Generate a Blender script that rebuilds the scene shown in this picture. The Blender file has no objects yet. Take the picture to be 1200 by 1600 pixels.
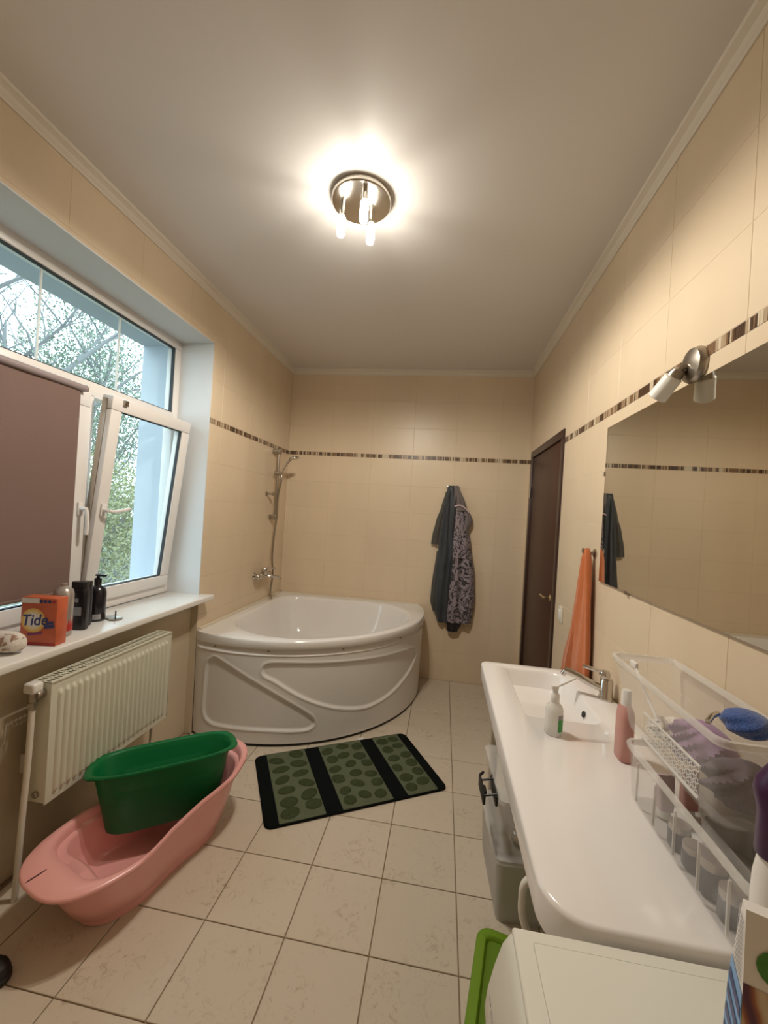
import bpy, bmesh, math, random
from math import sin, cos, pi, radians, sqrt, atan2
from mathutils import Vector, Matrix
random.seed(7)
S = bpy.context.scene
COL = S.collection

# ------------------------------------------------------------------ camera, sky, exposure
F, YAW, PITCH, ROLL, CH = 637.65, .1459, .0018, .0609, 1.6517
fwd = Vector((-sin(YAW)*cos(PITCH), cos(YAW)*cos(PITCH), sin(PITCH)))
rgt = Vector((cos(YAW), sin(YAW), 0)); up = rgt.cross(fwd)
r2 = cos(ROLL)*rgt + sin(ROLL)*up; u2 = -sin(ROLL)*rgt + cos(ROLL)*up
cd = bpy.data.cameras.new('camera'); cam = bpy.data.objects.new('camera', cd); COL.objects.link(cam)
cd.sensor_fit = 'HORIZONTAL'; cd.sensor_width = 36; cd.lens = F*36/1200; cd.clip_start = .02
cam.matrix_world = Matrix(((r2.x, u2.x, -fwd.x, 0), (r2.y, u2.y, -fwd.y, 0), (r2.z, u2.z, -fwd.z, CH), (0, 0, 0, 1)))
S.camera = cam
W = bpy.data.worlds.new('World'); S.world = W; W.use_nodes = True
bg = W.node_tree.nodes['Background']; bg.inputs[0].default_value = (.74, .90, 1.0, 1); bg.inputs[1].default_value = 4.2
S.view_settings.view_transform = 'Standard'; S.view_settings.look = 'None'; S.view_settings.gamma = 1
S.view_settings.use_curve_mapping = False
S.view_settings.exposure = 0.0
LAMP = 80.0                     # emission strength of the three lamp tubes
LAMP_COL = (1.0, .93, .81)
SPOT = 31.0                      # downward light of each lamp tube, watts

XL, XR, YB, H, YR = -1.686, .8075, 4.1754, 3.1242, -1.0

# ------------------------------------------------------------------ materials
def mat(name, col, rough=.5, metal=0, spec=.5, bump=0, bscale=200, var=0, vscale=6, rnd=0, alpha=0, emit=0, sheen=0, coat=0, stretch=None):
    m = bpy.data.materials.new(name); m.use_nodes = True
    nt = m.node_tree; n = nt.nodes; l = nt.links; b = n['Principled BSDF']
    b.inputs['Base Color'].default_value = (*col, 1); b.inputs['Roughness'].default_value = rough
    b.inputs['Metallic'].default_value = metal; b.inputs['Specular IOR Level'].default_value = spec
    if coat: b.inputs['Coat Weight'].default_value = coat
    if sheen: b.inputs['Sheen Weight'].default_value = sheen
    geo = n.new('ShaderNodeNewGeometry')
    src = geo.outputs['Position']
    if stretch:
        mp = n.new('ShaderNodeMapping'); mp.inputs['Scale'].default_value = stretch
        l.new(src, mp.inputs[0]); src = mp.outputs[0]
    if var or rnd:
        cur = None
        if var:
            t = n.new('ShaderNodeTexNoise'); t.inputs['Scale'].default_value = vscale; t.inputs['Detail'].default_value = 5
            l.new(src, t.inputs['Vector'])
            mr = n.new('ShaderNodeMapRange'); mr.inputs[1].default_value = .25; mr.inputs[2].default_value = .75
            mr.inputs[3].default_value = 1-var; mr.inputs[4].default_value = 1+var
            l.new(t.outputs['Fac'], mr.inputs[0]); cur = mr.outputs[0]
        if rnd:
            oi = n.new('ShaderNodeObjectInfo'); m2 = n.new('ShaderNodeMapRange')
            m2.inputs[3].default_value = 1-rnd; m2.inputs[4].default_value = 1+rnd
            l.new(oi.outputs['Random'], m2.inputs[0])
            if cur:
                mm = n.new('ShaderNodeMath'); mm.operation = 'MULTIPLY'; l.new(cur, mm.inputs[0]); l.new(m2.outputs[0], mm.inputs[1]); cur = mm.outputs[0]
            else: cur = m2.outputs[0]
        vm = n.new('ShaderNodeVectorMath'); vm.operation = 'SCALE'; vm.inputs[0].default_value = col
        l.new(cur, vm.inputs['Scale']); l.new(vm.outputs[0], b.inputs['Base Color'])
    if bump:
        t = n.new('ShaderNodeTexNoise'); t.inputs['Scale'].default_value = bscale; t.inputs['Detail'].default_value = 3
        l.new(src, t.inputs['Vector'])
        bp = n.new('ShaderNodeBump'); bp.inputs['Strength'].default_value = bump; bp.inputs['Distance'].default_value = .004
        l.new(t.outputs['Fac'], bp.inputs['Height']); l.new(bp.outputs[0], b.inputs['Normal'])
    if emit:
        b.inputs['Emission Color'].default_value = (*col, 1); b.inputs['Emission Strength'].default_value = emit
    if alpha:
        tr = n.new('ShaderNodeBsdfTransparent'); mx = n.new('ShaderNodeMixShader'); mx.inputs[0].default_value = alpha
        l.new(tr.outputs[0], mx.inputs[1]); l.new(b.outputs[0], mx.inputs[2]); l.new(mx.outputs[0], n['Material Output'].inputs[0])
    return m

def glass_mat(name, tint=(1, 1, 1), refl=1.0):
    m = bpy.data.materials.new(name); m.use_nodes = True; nt = m.node_tree; n = nt.nodes; l = nt.links
    n.remove(n['Principled BSDF'])
    tr = n.new('ShaderNodeBsdfTransparent'); tr.inputs[0].default_value = (*tint, 1)
    gl = n.new('ShaderNodeBsdfGlossy'); gl.inputs['Roughness'].default_value = .02
    lw = n.new('ShaderNodeLayerWeight'); pw = n.new('ShaderNodeMath'); pw.operation = 'POWER'; pw.inputs[1].default_value = 5
    fr = n.new('ShaderNodeMath'); fr.operation = 'MULTIPLY_ADD'; fr.inputs[1].default_value = .7; fr.inputs[2].default_value = .03
    l.new(lw.outputs['Facing'], pw.inputs[0]); l.new(pw.outputs[0], fr.inputs[0])
    mx = n.new('ShaderNodeMixShader'); l.new(fr.outputs[0], mx.inputs[0]); l.new(tr.outputs[0], mx.inputs[1]); l.new(gl.outputs[0], mx.inputs[2])
    l.new(mx.outputs[0], n['Material Output'].inputs[0]); return m

def emit_mat(name, col, st):
    m = bpy.data.materials.new(name); m.use_nodes = True; n = m.node_tree.nodes
    n.remove(n['Principled BSDF']); e = n.new('ShaderNodeEmission'); e.inputs[0].default_value = (*col, 1); e.inputs[1].default_value = st
    m.node_tree.links.new(e.outputs[0], n['Material Output'].inputs[0]); return m

M = {}
M['tile'] = mat('wall_tile_glaze', (.70, .565, .405), .33, spec=.4, var=.05, vscale=3, rnd=.018, stretch=(1, 1, .35))
M['tile_low'] = M['tile']
M['grout'] = mat('grout', (.60, .475, .335), .9)
M['grout_light'] = mat('grout_light', (.76, .66, .54), .9)
M['plaster'] = mat('painted_plaster', (.60, .50, .36), .8, var=.03, vscale=4)
M['mosaic_a'] = mat('mosaic_dark', (.075, .04, .022), .25)
M['mosaic_b'] = mat('mosaic_brown', (.20, .115, .06), .25)
M['mosaic_c'] = mat('mosaic_tan', (.42, .31, .20), .25)
M['mosaic_d'] = mat('mosaic_cream', (.62, .52, .38), .25)
def floor_mat():
    m = mat('floor_tile_ceramic', (.63, .54, .43), .38, spec=.4, rnd=.03)
    nt = m.node_tree; n = nt.nodes; l = nt.links; b = n['Principled BSDF']
    src = b.inputs['Base Color'].links[0].from_socket
    geo = n.new('ShaderNodeNewGeometry')
    a = n.new('ShaderNodeTexNoise'); a.inputs['Scale'].default_value = 5; a.inputs['Detail'].default_value = 6; l.new(geo.outputs['Position'], a.inputs['Vector'])
    c = n.new('ShaderNodeTexNoise'); c.inputs['Scale'].default_value = 22; c.inputs['Detail'].default_value = 8; c.inputs['Roughness'].default_value = .75; c.inputs['Distortion'].default_value = 1.5
    l.new(geo.outputs['Position'], c.inputs['Vector'])
    rp = n.new('ShaderNodeValToRGB'); rp.color_ramp.elements[0].position = .36; rp.color_ramp.elements[0].color = (.72, .66, .6, 1)
    rp.color_ramp.elements[1].position = .47; rp.color_ramp.elements[1].color = (1, 1, 1, 1); l.new(c.outputs['Fac'], rp.inputs[0])
    r2_ = n.new('ShaderNodeValToRGB'); r2_.color_ramp.elements[0].position = .42; r2_.color_ramp.elements[0].color = (0, 0, 0, 1)
    r2_.color_ramp.elements[1].position = .62; l.new(a.outputs['Fac'], r2_.inputs[0])
    mx = n.new('ShaderNodeMix'); mx.data_type = 'RGBA'; mx.blend_type = 'MULTIPLY'
    l.new(r2_.outputs[0], mx.inputs[0]); l.new(src, mx.inputs[6]); l.new(rp.outputs[0], mx.inputs[7]); l.new(mx.outputs[2], b.inputs['Base Color'])
    return m
M['floor'] = floor_mat()
M['floor_grout'] = mat('floor_grout', (.30, .215, .14), .9)
M['ceiling'] = mat('satin_ceiling', (.72, .695, .68), .42, spec=.35)
M['cornice'] = mat('cornice_plaster', (.70, .64, .55), .6)
M['reveal'] = mat('reveal_plaster', (.64, .65, .66), .65)
M['ext'] = mat('exterior_render', (.50, .54, .60), .8, var=.03)
M['pvc'] = mat('white_pvc', (.76, .72, .69), .3, spec=.45)
M['gasket'] = mat('black_gasket', (.02, .022, .025), .6)
M['sill'] = mat('white_sill', (.80, .77, .73), .22, spec=.5)
M['glass'] = glass_mat('window_glass', (.93, .98, .98))
M['blind'] = mat('mauve_blind_fabric', (.19, .12, .10), .85, bump=.25, bscale=500, var=.03, vscale=3)
M['blindtube'] = mat('blind_tube', (.30, .24, .24), .45)
M['rad'] = mat('radiator_enamel', (.68, .66, .54), .35)
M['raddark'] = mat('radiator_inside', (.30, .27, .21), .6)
M['pipe'] = mat('white_pipe', (.72, .67, .58), .4)
M['chrome'] = mat('chrome', (.60, .57, .53), .12, metal=1)
M['nickel'] = mat('brushed_nickel', (.40, .36, .31), .28, metal=1)
M['disc'] = mat('polished_nickel', (.62, .58, .52), .16, metal=1)
M['acrylic'] = mat('white_acrylic', (.82, .79, .765), .09, spec=.6)
M['apron'] = mat('tub_apron', (.76, .73, .70), .27, spec=.5)
M['seal'] = mat('sealant_strip', (.72, .64, .52), .5)
M['ceramic'] = mat('white_ceramic', (.85, .81, .785), .13, spec=.5)
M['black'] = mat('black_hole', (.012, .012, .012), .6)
M['door'] = mat('dark_wenge', (.062, .024, .015), .42, spec=.3, var=.12, vscale=14, stretch=(1, 1, .06))
M['doorframe'] = mat('dark_wenge_frame', (.040, .017, .012), .34, var=.1, vscale=14)
M['mirror'] = mat('mirror_silver', (.70, .67, .60), .012, metal=1)
M['mirror_edge'] = mat('mirror_edge', (.20, .18, .15), .3)
M['frost'] = mat('frosted_shade', (.80, .77, .71), .45)
M['towel'] = mat('orange_terry', (.60, .165, .045), .95, bump=.8, bscale=420, sheen=.4, var=.07, vscale=20)
M['switch'] = mat('switch_white', (.74, .70, .58), .35)
M['white'] = mat('white_plastic', (.82, .79, .75), .3)
M['washer'] = mat('washer_enamel', (.72, .70, .62), .3)
M['clearwhite'] = mat('translucent_bottle', (.85, .83, .78), .25, alpha=.75)
M['green_label'] = mat('green_label', (.05, .30, .06), .5)
M['pinkbottle'] = mat('pink_bottle', (.62, .30, .26), .3, alpha=.85)
M['clear'] = mat('clear_plastic', (.80, .78, .76), .12, alpha=.13)
M['clear_rim'] = mat('clear_plastic_rim', (.84, .81, .77), .2, alpha=.42)
M['milky'] = mat('milky_plastic', (.66, .63, .59), .35, alpha=.6)
M['greentub'] = mat('green_plastic', (.004, .15, .042), .38, spec=.22)
M['pinktub'] = mat('pink_plastic', (.86, .41, .385), .26, spec=.5)
M['dark_slot'] = mat('dark_slot', (.06, .012, .008), .6)
M['matblack'] = mat('mat_black_pile', (.006, .008, .008), 1, spec=.1, bump=.8, bscale=700)
M['matgreen'] = mat('mat_green_pile', (.145, .165, .10), 1, spec=.1, bump=.9, bscale=600, var=.08, vscale=30)
M['matleaf'] = mat('mat_dark_green_pile', (.062, .078, .036), 1, spec=.1, bump=.9, bscale=600, var=.2, vscale=40)
M['lime'] = mat('lime_plastic', (.16, .30, .012), .4)
M['limedeep'] = mat('lime_plastic_panel', (.13, .24, .010), .45)
M['blackclip'] = mat('black_clip', (.012, .012, .012), .35)
M['navy'] = mat('slate_silk', (.024, .029, .036), .5, sheen=.3, var=.15, vscale=12)
M['greyfab'] = mat('grey_green_fabric', (.06, .055, .046), .7, sheen=.2, var=.2, vscale=25)
M['darkhem'] = mat('black_satin', (.014, .012, .014), .45)
M['purple'] = mat('purple_cap', (.045, .008, .055), .35)
M['red'] = mat('red_print', (.42, .03, .022), .35)
M['orange'] = mat('orange_red_card', (.54, .115, .045), .38, var=.12, vscale=18)
M['yellow'] = mat('yellow_print', (.78, .50, .12), .4)
M['yellow2'] = mat('pale_yellow_print', (.82, .66, .34), .4)
M['blueprint'] = mat('blue_print', (.018, .035, .16), .4)
M['purpleprint'] = mat('purple_print', (.22, .05, .16), .4)
M['whiteprint'] = mat('white_print', (.80, .76, .72), .4)
M['greyprint'] = mat('grey_print', (.30, .29, .30), .5)
M['silver'] = mat('silver_plastic', (.46, .41, .37), .28, metal=.55)
M['blackbottle'] = mat('black_bottle', (.012, .010, .013), .25)
M['blackbottle2'] = mat('dark_bottle', (.02, .016, .02), .3)
M['towelroll'] = mat('white_terry', (.78, .70, .63), .95, bump=.8, bscale=300)
def roll_mat():
    m = mat('white_terry_with_brown_print', (.78, .70, .63), .95, bump=.8, bscale=300)
    nt = m.node_tree; n = nt.nodes; l = nt.links; g_ = n.new('ShaderNodeNewGeometry'); t = n.new('ShaderNodeTexNoise'); t.inputs['Scale'].default_value = 26; t.inputs['Distortion'].default_value = 1
    l.new(g_.outputs['Position'], t.inputs['Vector']); rp = n.new('ShaderNodeValToRGB'); e = rp.color_ramp.elements
    e[0].position = .38; e[0].color = (.36, .22, .14, 1); e[1].position = .46; e[1].color = (.78, .70, .63, 1)
    l.new(t.outputs['Fac'], rp.inputs[0]); l.new(rp.outputs[0], n['Principled BSDF'].inputs['Base Color']); return m
M['rollprint'] = roll_mat()
M['lilac'] = mat('lilac_cloth', (.33, .20, .33), .9, sheen=.3, var=.15, vscale=25)
M['greycloth'] = mat('grey_violet_cloth', (.10, .075, .10), .9, var=.2, vscale=20)
M['bluefuzz'] = mat('blue_terry', (.035, .085, .29), .95, bump=1, bscale=250, sheen=.4, var=.2, vscale=60)
M['jar'] = mat('grey_jar', (.07, .07, .08), .35)
M['pinkish'] = mat('pinkish_plastic', (.55, .42, .44), .4)
M['skyblue'] = mat('light_blue_print', (.16, .34, .62), .4)
M['leafgreen'] = mat('leaf_green_print', (.06, .22, .03), .4)
M['hose'] = mat('white_hose', (.74, .71, .64), .4)
M['shoe'] = mat('black_rubber', (.014, .010, .010), .6)
M['bark'] = mat('grey_bark', (.18, .18, .18), .9, bump=.5, bscale=30)
M['leaf'] = mat('dull_green_leaves', (.17, .215, .155), .7, var=.35, vscale=3)
M['leaf2'] = mat('olive_leaves', (.25, .26, .14), .7, var=.35, vscale=3)
M['grass'] = mat('grass', (.13, .14, .10), .95, var=.3, vscale=3)
M['lampglow'] = emit_mat('lamp_tube_glow', LAMP_COL, LAMP)
M['lampglass'] = glass_mat('lamp_glass', (.96, .96, .94))

def robe_mat():
    m = mat('patterned_robe', (.27, .22, .24), .75, sheen=.2)
    nt = m.node_tree; n = nt.nodes; l = nt.links; b = n['Principled BSDF']
    g = n.new('ShaderNodeNewGeometry')
    ns = n.new('ShaderNodeTexNoise'); ns.inputs['Scale'].default_value = 9.5; ns.inputs['Detail'].default_value = 2.5; ns.inputs['Distortion'].default_value = 1.6
    l.new(g.outputs['Position'], ns.inputs['Vector'])
    rp = n.new('ShaderNodeValToRGB'); e = rp.color_ramp.elements
    e[0].position = .40; e[0].color = (.27, .22, .24, 1); e[1].position = .425; e[1].color = (.028, .022, .026, 1)
    x = e.new(.475); x.color = (.028, .022, .026, 1); x = e.new(.50); x.color = (.27, .22, .24, 1)
    x = e.new(.60); x.color = (.25, .20, .22, 1); x = e.new(.62); x.color = (.03, .024, .028, 1)
    l.new(ns.outputs['Fac'], rp.inputs[0]); l.new(rp.outputs[0], b.inputs['Base Color']); return m
M['robe'] = robe_mat()
def swirl_mat():
    m = mat('swirl_print', (.4, .2, .1), .35)
    nt = m.node_tree; n = nt.nodes; l = nt.links; b = n['Principled BSDF']
    g = n.new('ShaderNodeNewGeometry'); w = n.new('ShaderNodeTexWave'); w.inputs['Scale'].default_value = 9; w.inputs['Distortion'].default_value = 5; w.inputs['Detail'].default_value = 2
    l.new(g.outputs['Position'], w.inputs['Vector'])
    rp = n.new('ShaderNodeValToRGB'); e = rp.color_ramp.elements; e[0].color = (.10, .03, .06, 1); e[1].color = (.62, .50, .34, 1)
    x = e.new(.5); x.color = (.36, .12, .05, 1); l.new(w.outputs['Fac'], rp.inputs[0]); l.new(rp.outputs[0], b.inputs['Base Color']); return m
M['swirl'] = swirl_mat()

# ------------------------------------------------------------------ mesh helpers
ORG = {}
def link(o, parent=None):
    COL.objects.link(o)
    if parent: o.parent = parent
    return o
def tag(o, label=None, cat=None, group=None, kind=None):
    if label: o['label'] = label
    if cat: o['category'] = cat
    if group: o['group'] = group
    if kind: o['kind'] = kind
    return o
def empty(name, loc, label=None, cat=None, group=None, kind=None, rot=None):
    o = bpy.data.objects.new(name, None); COL.objects.link(o); o.location = loc; o.empty_display_size = .05
    if rot: o.rotation_euler = rot
    ORG[o] = Vector((0, 0, 0)) if rot else Vector(loc)
    return tag(o, label, cat, group, kind)

class MB:
    def __init__(s): s.v = []; s.f = []; s.m = []
    def add(s, vs, fs, mi=0):
        b = len(s.v); s.v += [tuple(v) for v in vs]; s.f += [tuple(i+b for i in f) for f in fs]; s.m += [mi]*len(fs); return s
    def box(s, a, b, mi=0):
        x0, y0, z0 = a; x1, y1, z1 = b
        return s.add([(x0,y0,z0),(x1,y0,z0),(x1,y1,z0),(x0,y1,z0),(x0,y0,z1),(x1,y0,z1),(x1,y1,z1),(x0,y1,z1)],
                     [(0,3,2,1),(4,5,6,7),(0,1,5,4),(1,2,6,5),(2,3,7,6),(3,0,4,7)], mi)
    def rbox(s, a, b, r=.005, seg=2, mi=0, mtx=None):
        bm = bmesh.new(); bmesh.ops.create_cube(bm, size=1)
        for v in bm.verts:
            v.co = Vector([a[i] + (v.co[i]+.5)*(b[i]-a[i]) for i in range(3)])
        bmesh.ops.bevel(bm, geom=bm.edges[:], offset=r, segments=seg, profile=.5, affect='EDGES')
        bm.verts.index_update()
        vs = [(mtx @ v.co) if mtx else v.co.copy() for v in bm.verts]; fs = [tuple(v.index for v in f.verts) for f in bm.faces]; bm.free()
        return s.add(vs, fs, mi)
    def frame(s, p, q):
        d = (Vector(q)-Vector(p)); d.normalize(); a = Vector((0, 0, 1)) if abs(d.z) < .9 else Vector((1, 0, 0))
        u = d.cross(a).normalized(); return u, d.cross(u).normalized()
    def cyl(s, p, q, r, r2=None, n=20, cap=True, mi=0):
        r2 = r if r2 is None else r2; u, w = s.frame(p, q); p = Vector(p); q = Vector(q)
        vs = [p + r*(cos(2*pi*i/n)*u + sin(2*pi*i/n)*w) for i in range(n)] + [q + r2*(cos(2*pi*i/n)*u + sin(2*pi*i/n)*w) for i in range(n)]
        fs = [(i, (i+1) % n, n+(i+1) % n, n+i) for i in range(n)]
        if cap: fs += [tuple(range(n))[::-1], tuple(range(n, 2*n))]
        return s.add(vs, fs, mi)
    def lathe(s, prof, c=(0, 0, 0), axis=(0, 0, 1), n=28, mi=0):
        c = Vector(c); d = Vector(axis).normalized(); a = Vector((1, 0, 0)) if abs(d.x) < .9 else Vector((0, 1, 0))
        u = (a - a.dot(d)*d).normalized(); w = d.cross(u)
        loops = [[c + h*d + max(r, 1e-5)*(cos(2*pi*i/n)*u + sin(2*pi*i/n)*w) for i in range(n)] for r, h in prof]
        return s.loft(loops, True, True, mi)
    def loft(s, loops, c0=False, c1=False, mi=0, closed=True):
        n = len(loops[0]); vs = [v for L in loops for v in L]; fs = []
        for k in range(len(loops)-1):
            for i in range(n if closed else n-1):
                fs.append((k*n+i, k*n+(i+1) % n, (k+1)*n+(i+1) % n, (k+1)*n+i))
        if c0: fs.append(tuple(range(n))[::-1])
        if c1: fs.append(tuple(range((len(loops)-1)*n, len(loops)*n)))
        return s.add(vs, fs, mi)
    def tube(s, pts, r, n=10, mi=0, radii=None):
        pts = [Vector(p) for p in pts]; loops = []; pu = None
        for i, p in enumerate(pts):
            d = (pts[min(i+1, len(pts)-1)] - pts[max(i-1, 0)]).normalized()
            if pu is None:
                a = Vector((0, 0, 1)) if abs(d.z) < .9 else Vector((1, 0, 0)); u = d.cross(a).normalized()
            else:
                u = (pu - pu.dot(d)*d).normalized()
            pu = u; w = d.cross(u); rr = radii[i] if radii else r
            loops.append([p + rr*(cos(2*pi*k/n)*u + sin(2*pi*k/n)*w) for k in range(n)])
        return s.loft(loops, True, True, mi)
    def sphere(s, c, r, n=20, m=12, mi=0, mtx=None):
        if not hasattr(r, '__len__'): r = (r, r, r)
        loops = []
        for j in range(m+1):
            t = pi*j/m; loops.append([Vector((max(sin(t), 1e-4)*cos(2*pi*i/n)*r[0], max(sin(t), 1e-4)*sin(2*pi*i/n)*r[1], cos(t)*r[2])) for i in range(n)])
        loops = [[(mtx @ v if mtx else v) + Vector(c) for v in L] for L in loops]
        return s.loft(loops, True, True, mi)
    def grid(s, fn, nu, nv, mi=0):
        vs = [fn(i/nu, j/nv) for j in range(nv+1) for i in range(nu+1)]
        fs = [(j*(nu+1)+i, j*(nu+1)+i+1, (j+1)*(nu+1)+i+1, (j+1)*(nu+1)+i) for j in range(nv) for i in range(nu)]
        return s.add(vs, fs, mi)
    def build(s, name, mats, parent=None, ang=38, label=None, cat=None, group=None, kind=None, flat=False, org=None):
        if not isinstance(mats, (list, tuple)): mats = [mats]
        o0 = ORG.get(parent, Vector((0, 0, 0))) if parent else Vector(org or (0, 0, 0))
        me = bpy.data.meshes.new(name)
        me.from_pydata([(Vector(v)-o0) for v in s.v], [], s.f)
        for x in mats: me.materials.append(M[x] if isinstance(x, str) else x)
        if len(mats) > 1:
            for p, i in zip(me.polygons, s.m): p.material_index = i
        bm = bmesh.new(); bm.from_mesh(me); bmesh.ops.recalc_face_normals(bm, faces=bm.faces[:]); bm.to_mesh(me); bm.free()
        if not flat:
            for p in me.polygons: p.use_smooth = True
            me.set_sharp_from_angle(angle=radians(ang))
        o = bpy.data.objects.new(name, me); link(o, parent)
        if not parent and org: o.location = org
        ORG[o] = o0
        return tag(o, label, cat, group, kind)

def rrect(x0, y0, x1, y1, r, z=0, n=6, rs=None):
    rs = rs or (r, r, r, r); out = []
    for (cx, cy, a0, rr) in ((x1-rs[0], y1-rs[0], 0, rs[0]), (x0+rs[1], y1-rs[1], 90, rs[1]), (x0+rs[2], y0+rs[2], 180, rs[2]), (x1-rs[3], y0+rs[3], 270, rs[3])):
        for k in range(n+1):
            a = radians(a0 + 90*k/n); out.append(Vector((cx+rr*cos(a), cy+rr*sin(a), z)))
    return out
def lerp(a, b, t): return a+(b-a)*t
def interp(tab, x):
    if x <= tab[0][0]: return tab[0][1]
    for (a, b), (c, d) in zip(tab, tab[1:]):
        if x <= c:
            t = (x-a)/(c-a); t = t*t*(3-2*t)*.5 + t*.5; return b+(d-b)*t
    return tab[-1][1]
def catmull(P, n=8, closed=False):
    P = [Vector(p) for p in P]; N = len(P); out = []
    for i in range(N if closed else N-1):
        g = (lambda k: P[k % N]) if closed else (lambda k: P[max(0, min(N-1, k))])
        a, b, c, d = g(i-1), g(i), g(i+1), g(i+2)
        for k in range(n):
            t = k/n; out.append(.5*((2*b)+(c-a)*t+(2*a-5*b+4*c-d)*t*t+(3*b-a-3*c+d)*t**3))
    if not closed: out.append(P[-1])
    return out
def text_mesh(name, txt, size, mtx, material, parent, extrude=.0004, shear=0, bold=0, align='CENTER', sx=1):
    c = bpy.data.curves.new(name, 'FONT'); c.body = txt; c.size = size; c.extrude = extrude; c.shear = shear; c.offset = bold
    c.align_x = align; c.align_y = 'CENTER'
    t = bpy.data.objects.new(name, c); COL.objects.link(t)
    dg = bpy.context.evaluated_depsgraph_get(); me = bpy.data.meshes.new_from_object(t.evaluated_get(dg))
    bpy.data.objects.remove(t); bpy.data.curves.remove(c)
    me.name = name
    sc = Matrix.Diagonal((sx, 1, 1, 1))
    me.transform(Matrix.Translation(-ORG.get(parent, Vector())) @ mtx @ sc)
    me.materials.clear(); me.materials.append(M[material])
    o = bpy.data.objects.new(name, me); link(o, parent); ORG[o] = ORG.get(parent, Vector()); return o
def basis(o, x, y):
    x = Vector(x).normalized(); y = Vector(y); z = x.cross(y).normalized(); y = z.cross(x)
    return Matrix(((x.x, y.x, z.x, o[0]), (x.y, y.y, z.y, o[1]), (x.z, y.z, z.z, o[2]), (0, 0, 0, 1)))

# ------------------------------------------------------------------ room shell
WY0, WY1, WZ0, WZ1 = 1.23, 2.69, .955, 2.788           # window opening
XF = XL-.25                                             # room side of window frame
XO = XL-.55                                             # outer face of the house wall
T = .006
flo = MB().box((XL-.12, YR-.1, -.12), (XR+.12, YB+.1, -T)).build('floor', 'floor_grout', kind='structure', flat=True)
cei = MB().box((XL-.5, YR-.1, H), (XR+.2, YB+.2, H+.15)).build('ceiling', 'ceiling', kind='structure', flat=True)
b = MB()
TG = .0012
b.box((XO, YR-.1, -.2), (XL-TG, WY0, H)); b.box((XO, WY1, -.2), (XL-TG, YB+.2, H)); b.box((XO, WY0, WZ1), (XL-TG, WY1, H))
b.box((XO, WY0, -.2), (XL-.06, WY1, WZ0))
wl = b.build('wall_left', 'grout', kind='structure', flat=True)
niche = MB().box((XL-.06, WY0, 0), (XL-.054, WY1, WZ0)).box((XL-.06, WY1-.004, 0), (XL-.001, WY1+.0005, WZ0-.03)).box((XL-.06, WY0-.0005, 0), (XL-.001, WY0+.004, WZ0-.03)).build('niche_plaster', 'plaster', wl, flat=True)
wb = MB().box((XL-.02, YB+TG, -.2), (XR+.2, YB+.2, H)).build('wall_back', 'grout', kind='structure', flat=True)
DY0, DY1, DZ = 3.01, 4.09, 2.32
b = MB(); b.box((XR+TG, YR-.1, -.2), (XR+.2, DY0, H)); b.box((XR+TG, DY1, -.2), (XR+.2, YB+.2, H)); b.box((XR+TG, DY0, DZ), (XR+.2, DY1, H)); b.box((XR+.12, DY0, -.2), (XR+.2, DY1, DZ))
wr = b.build('wall_right', 'grout_light', kind='structure', flat=True)
wf = MB().box((XL-.05, YR-.12, -.2), (XR+.05, YR, H)).build('wall_front', 'plaster', kind='structure', flat=True)

# tiles: every tile a child object, alike tiles share mesh data
CACHE = {}
def tile_mesh(cells, outer, th, ch, m):
    key = (tuple(tuple(round(q, 4) for q in c) for c in cells), th, m)
    if key in CACHE: return CACHE[key]
    vs, fs = [], []
    single = len(cells) == 1
    for (u0, v0, u1, v1) in cells:
        k = len(vs); c = ch if single else 0
        vs += [(u0,v0,0),(u1,v0,0),(u1,v1,0),(u0,v1,0),(u0,v0,th-c),(u1,v0,th-c),(u1,v1,th-c),(u0,v1,th-c)]
        fs += [(k,k+1,k+5,k+4),(k+1,k+2,k+6,k+5),(k+2,k+3,k+7,k+6),(k+3,k,k+4,k+7)]
        if single:
            vs += [(u0+c,v0+c,th),(u1-c,v0+c,th),(u1-c,v1-c,th),(u0+c,v1-c,th)]
            fs += [(k+4,k+5,k+9,k+8),(k+5,k+6,k+10,k+9),(k+6,k+7,k+11,k+10),(k+7,k+4,k+8,k+11),(k+8,k+9,k+10,k+11)]
        else: fs += [(k+4,k+5,k+6,k+7)]
    me = bpy.data.meshes.new('tile'); me.from_pydata(vs, [], fs); me.materials.append(M[m]); CACHE[key] = me; return me
def subtract(r, h):
    u0, v0, u1, v1 = r; a0, b0, a1, b1 = h
    if a0 >= u1 or a1 <= u0 or b0 >= v1 or b1 <= v0: return [r]
    out = []
    if b0 > v0: out.append((u0, v0, u1, b0))
    if b1 < v1: out.append((u0, b1, u1, v1))
    lo, hi = max(v0, b0), min(v1, b1)
    if a0 > u0: out.append((u0, lo, a0, hi))
    if a1 < u1: out.append((a1, lo, u1, hi))
    return out
def tiles(parent, name, us, vs, gap, holes, mtx, m, th=T, ch=.0012):
    for i in range(len(us)-1):
        for j in range(len(vs)-1):
            r = (us[i]+gap/2, vs[j]+gap/2, us[i+1]-gap/2, vs[j+1]-gap/2)
            cells = [r]
            for h in holes: cells = [c for q in cells for c in subtract(q, h)]
            cells = [c for c in cells if c[2]-c[0] > .006 and c[3]-c[1] > .006]
            if not cells: continue
            ou, ov = cells[0][0], cells[0][1]
            loc = [(a-ou, b-ov, c-ou, d-ov) for a, b, c, d in cells]
            o = bpy.data.objects.new(name, tile_mesh(loc, None, th, ch, m)); link(o, parent)
            o.matrix_local = mtx @ Matrix.Translation((ou, ov, 0))
def cuts(lo, hi, ref, step):
    k = math.ceil((lo-ref)/step + .02); out = [lo]
    while ref+k*step < hi-.01: out.append(ref+k*step); k += 1
    return out+[hi]
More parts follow.
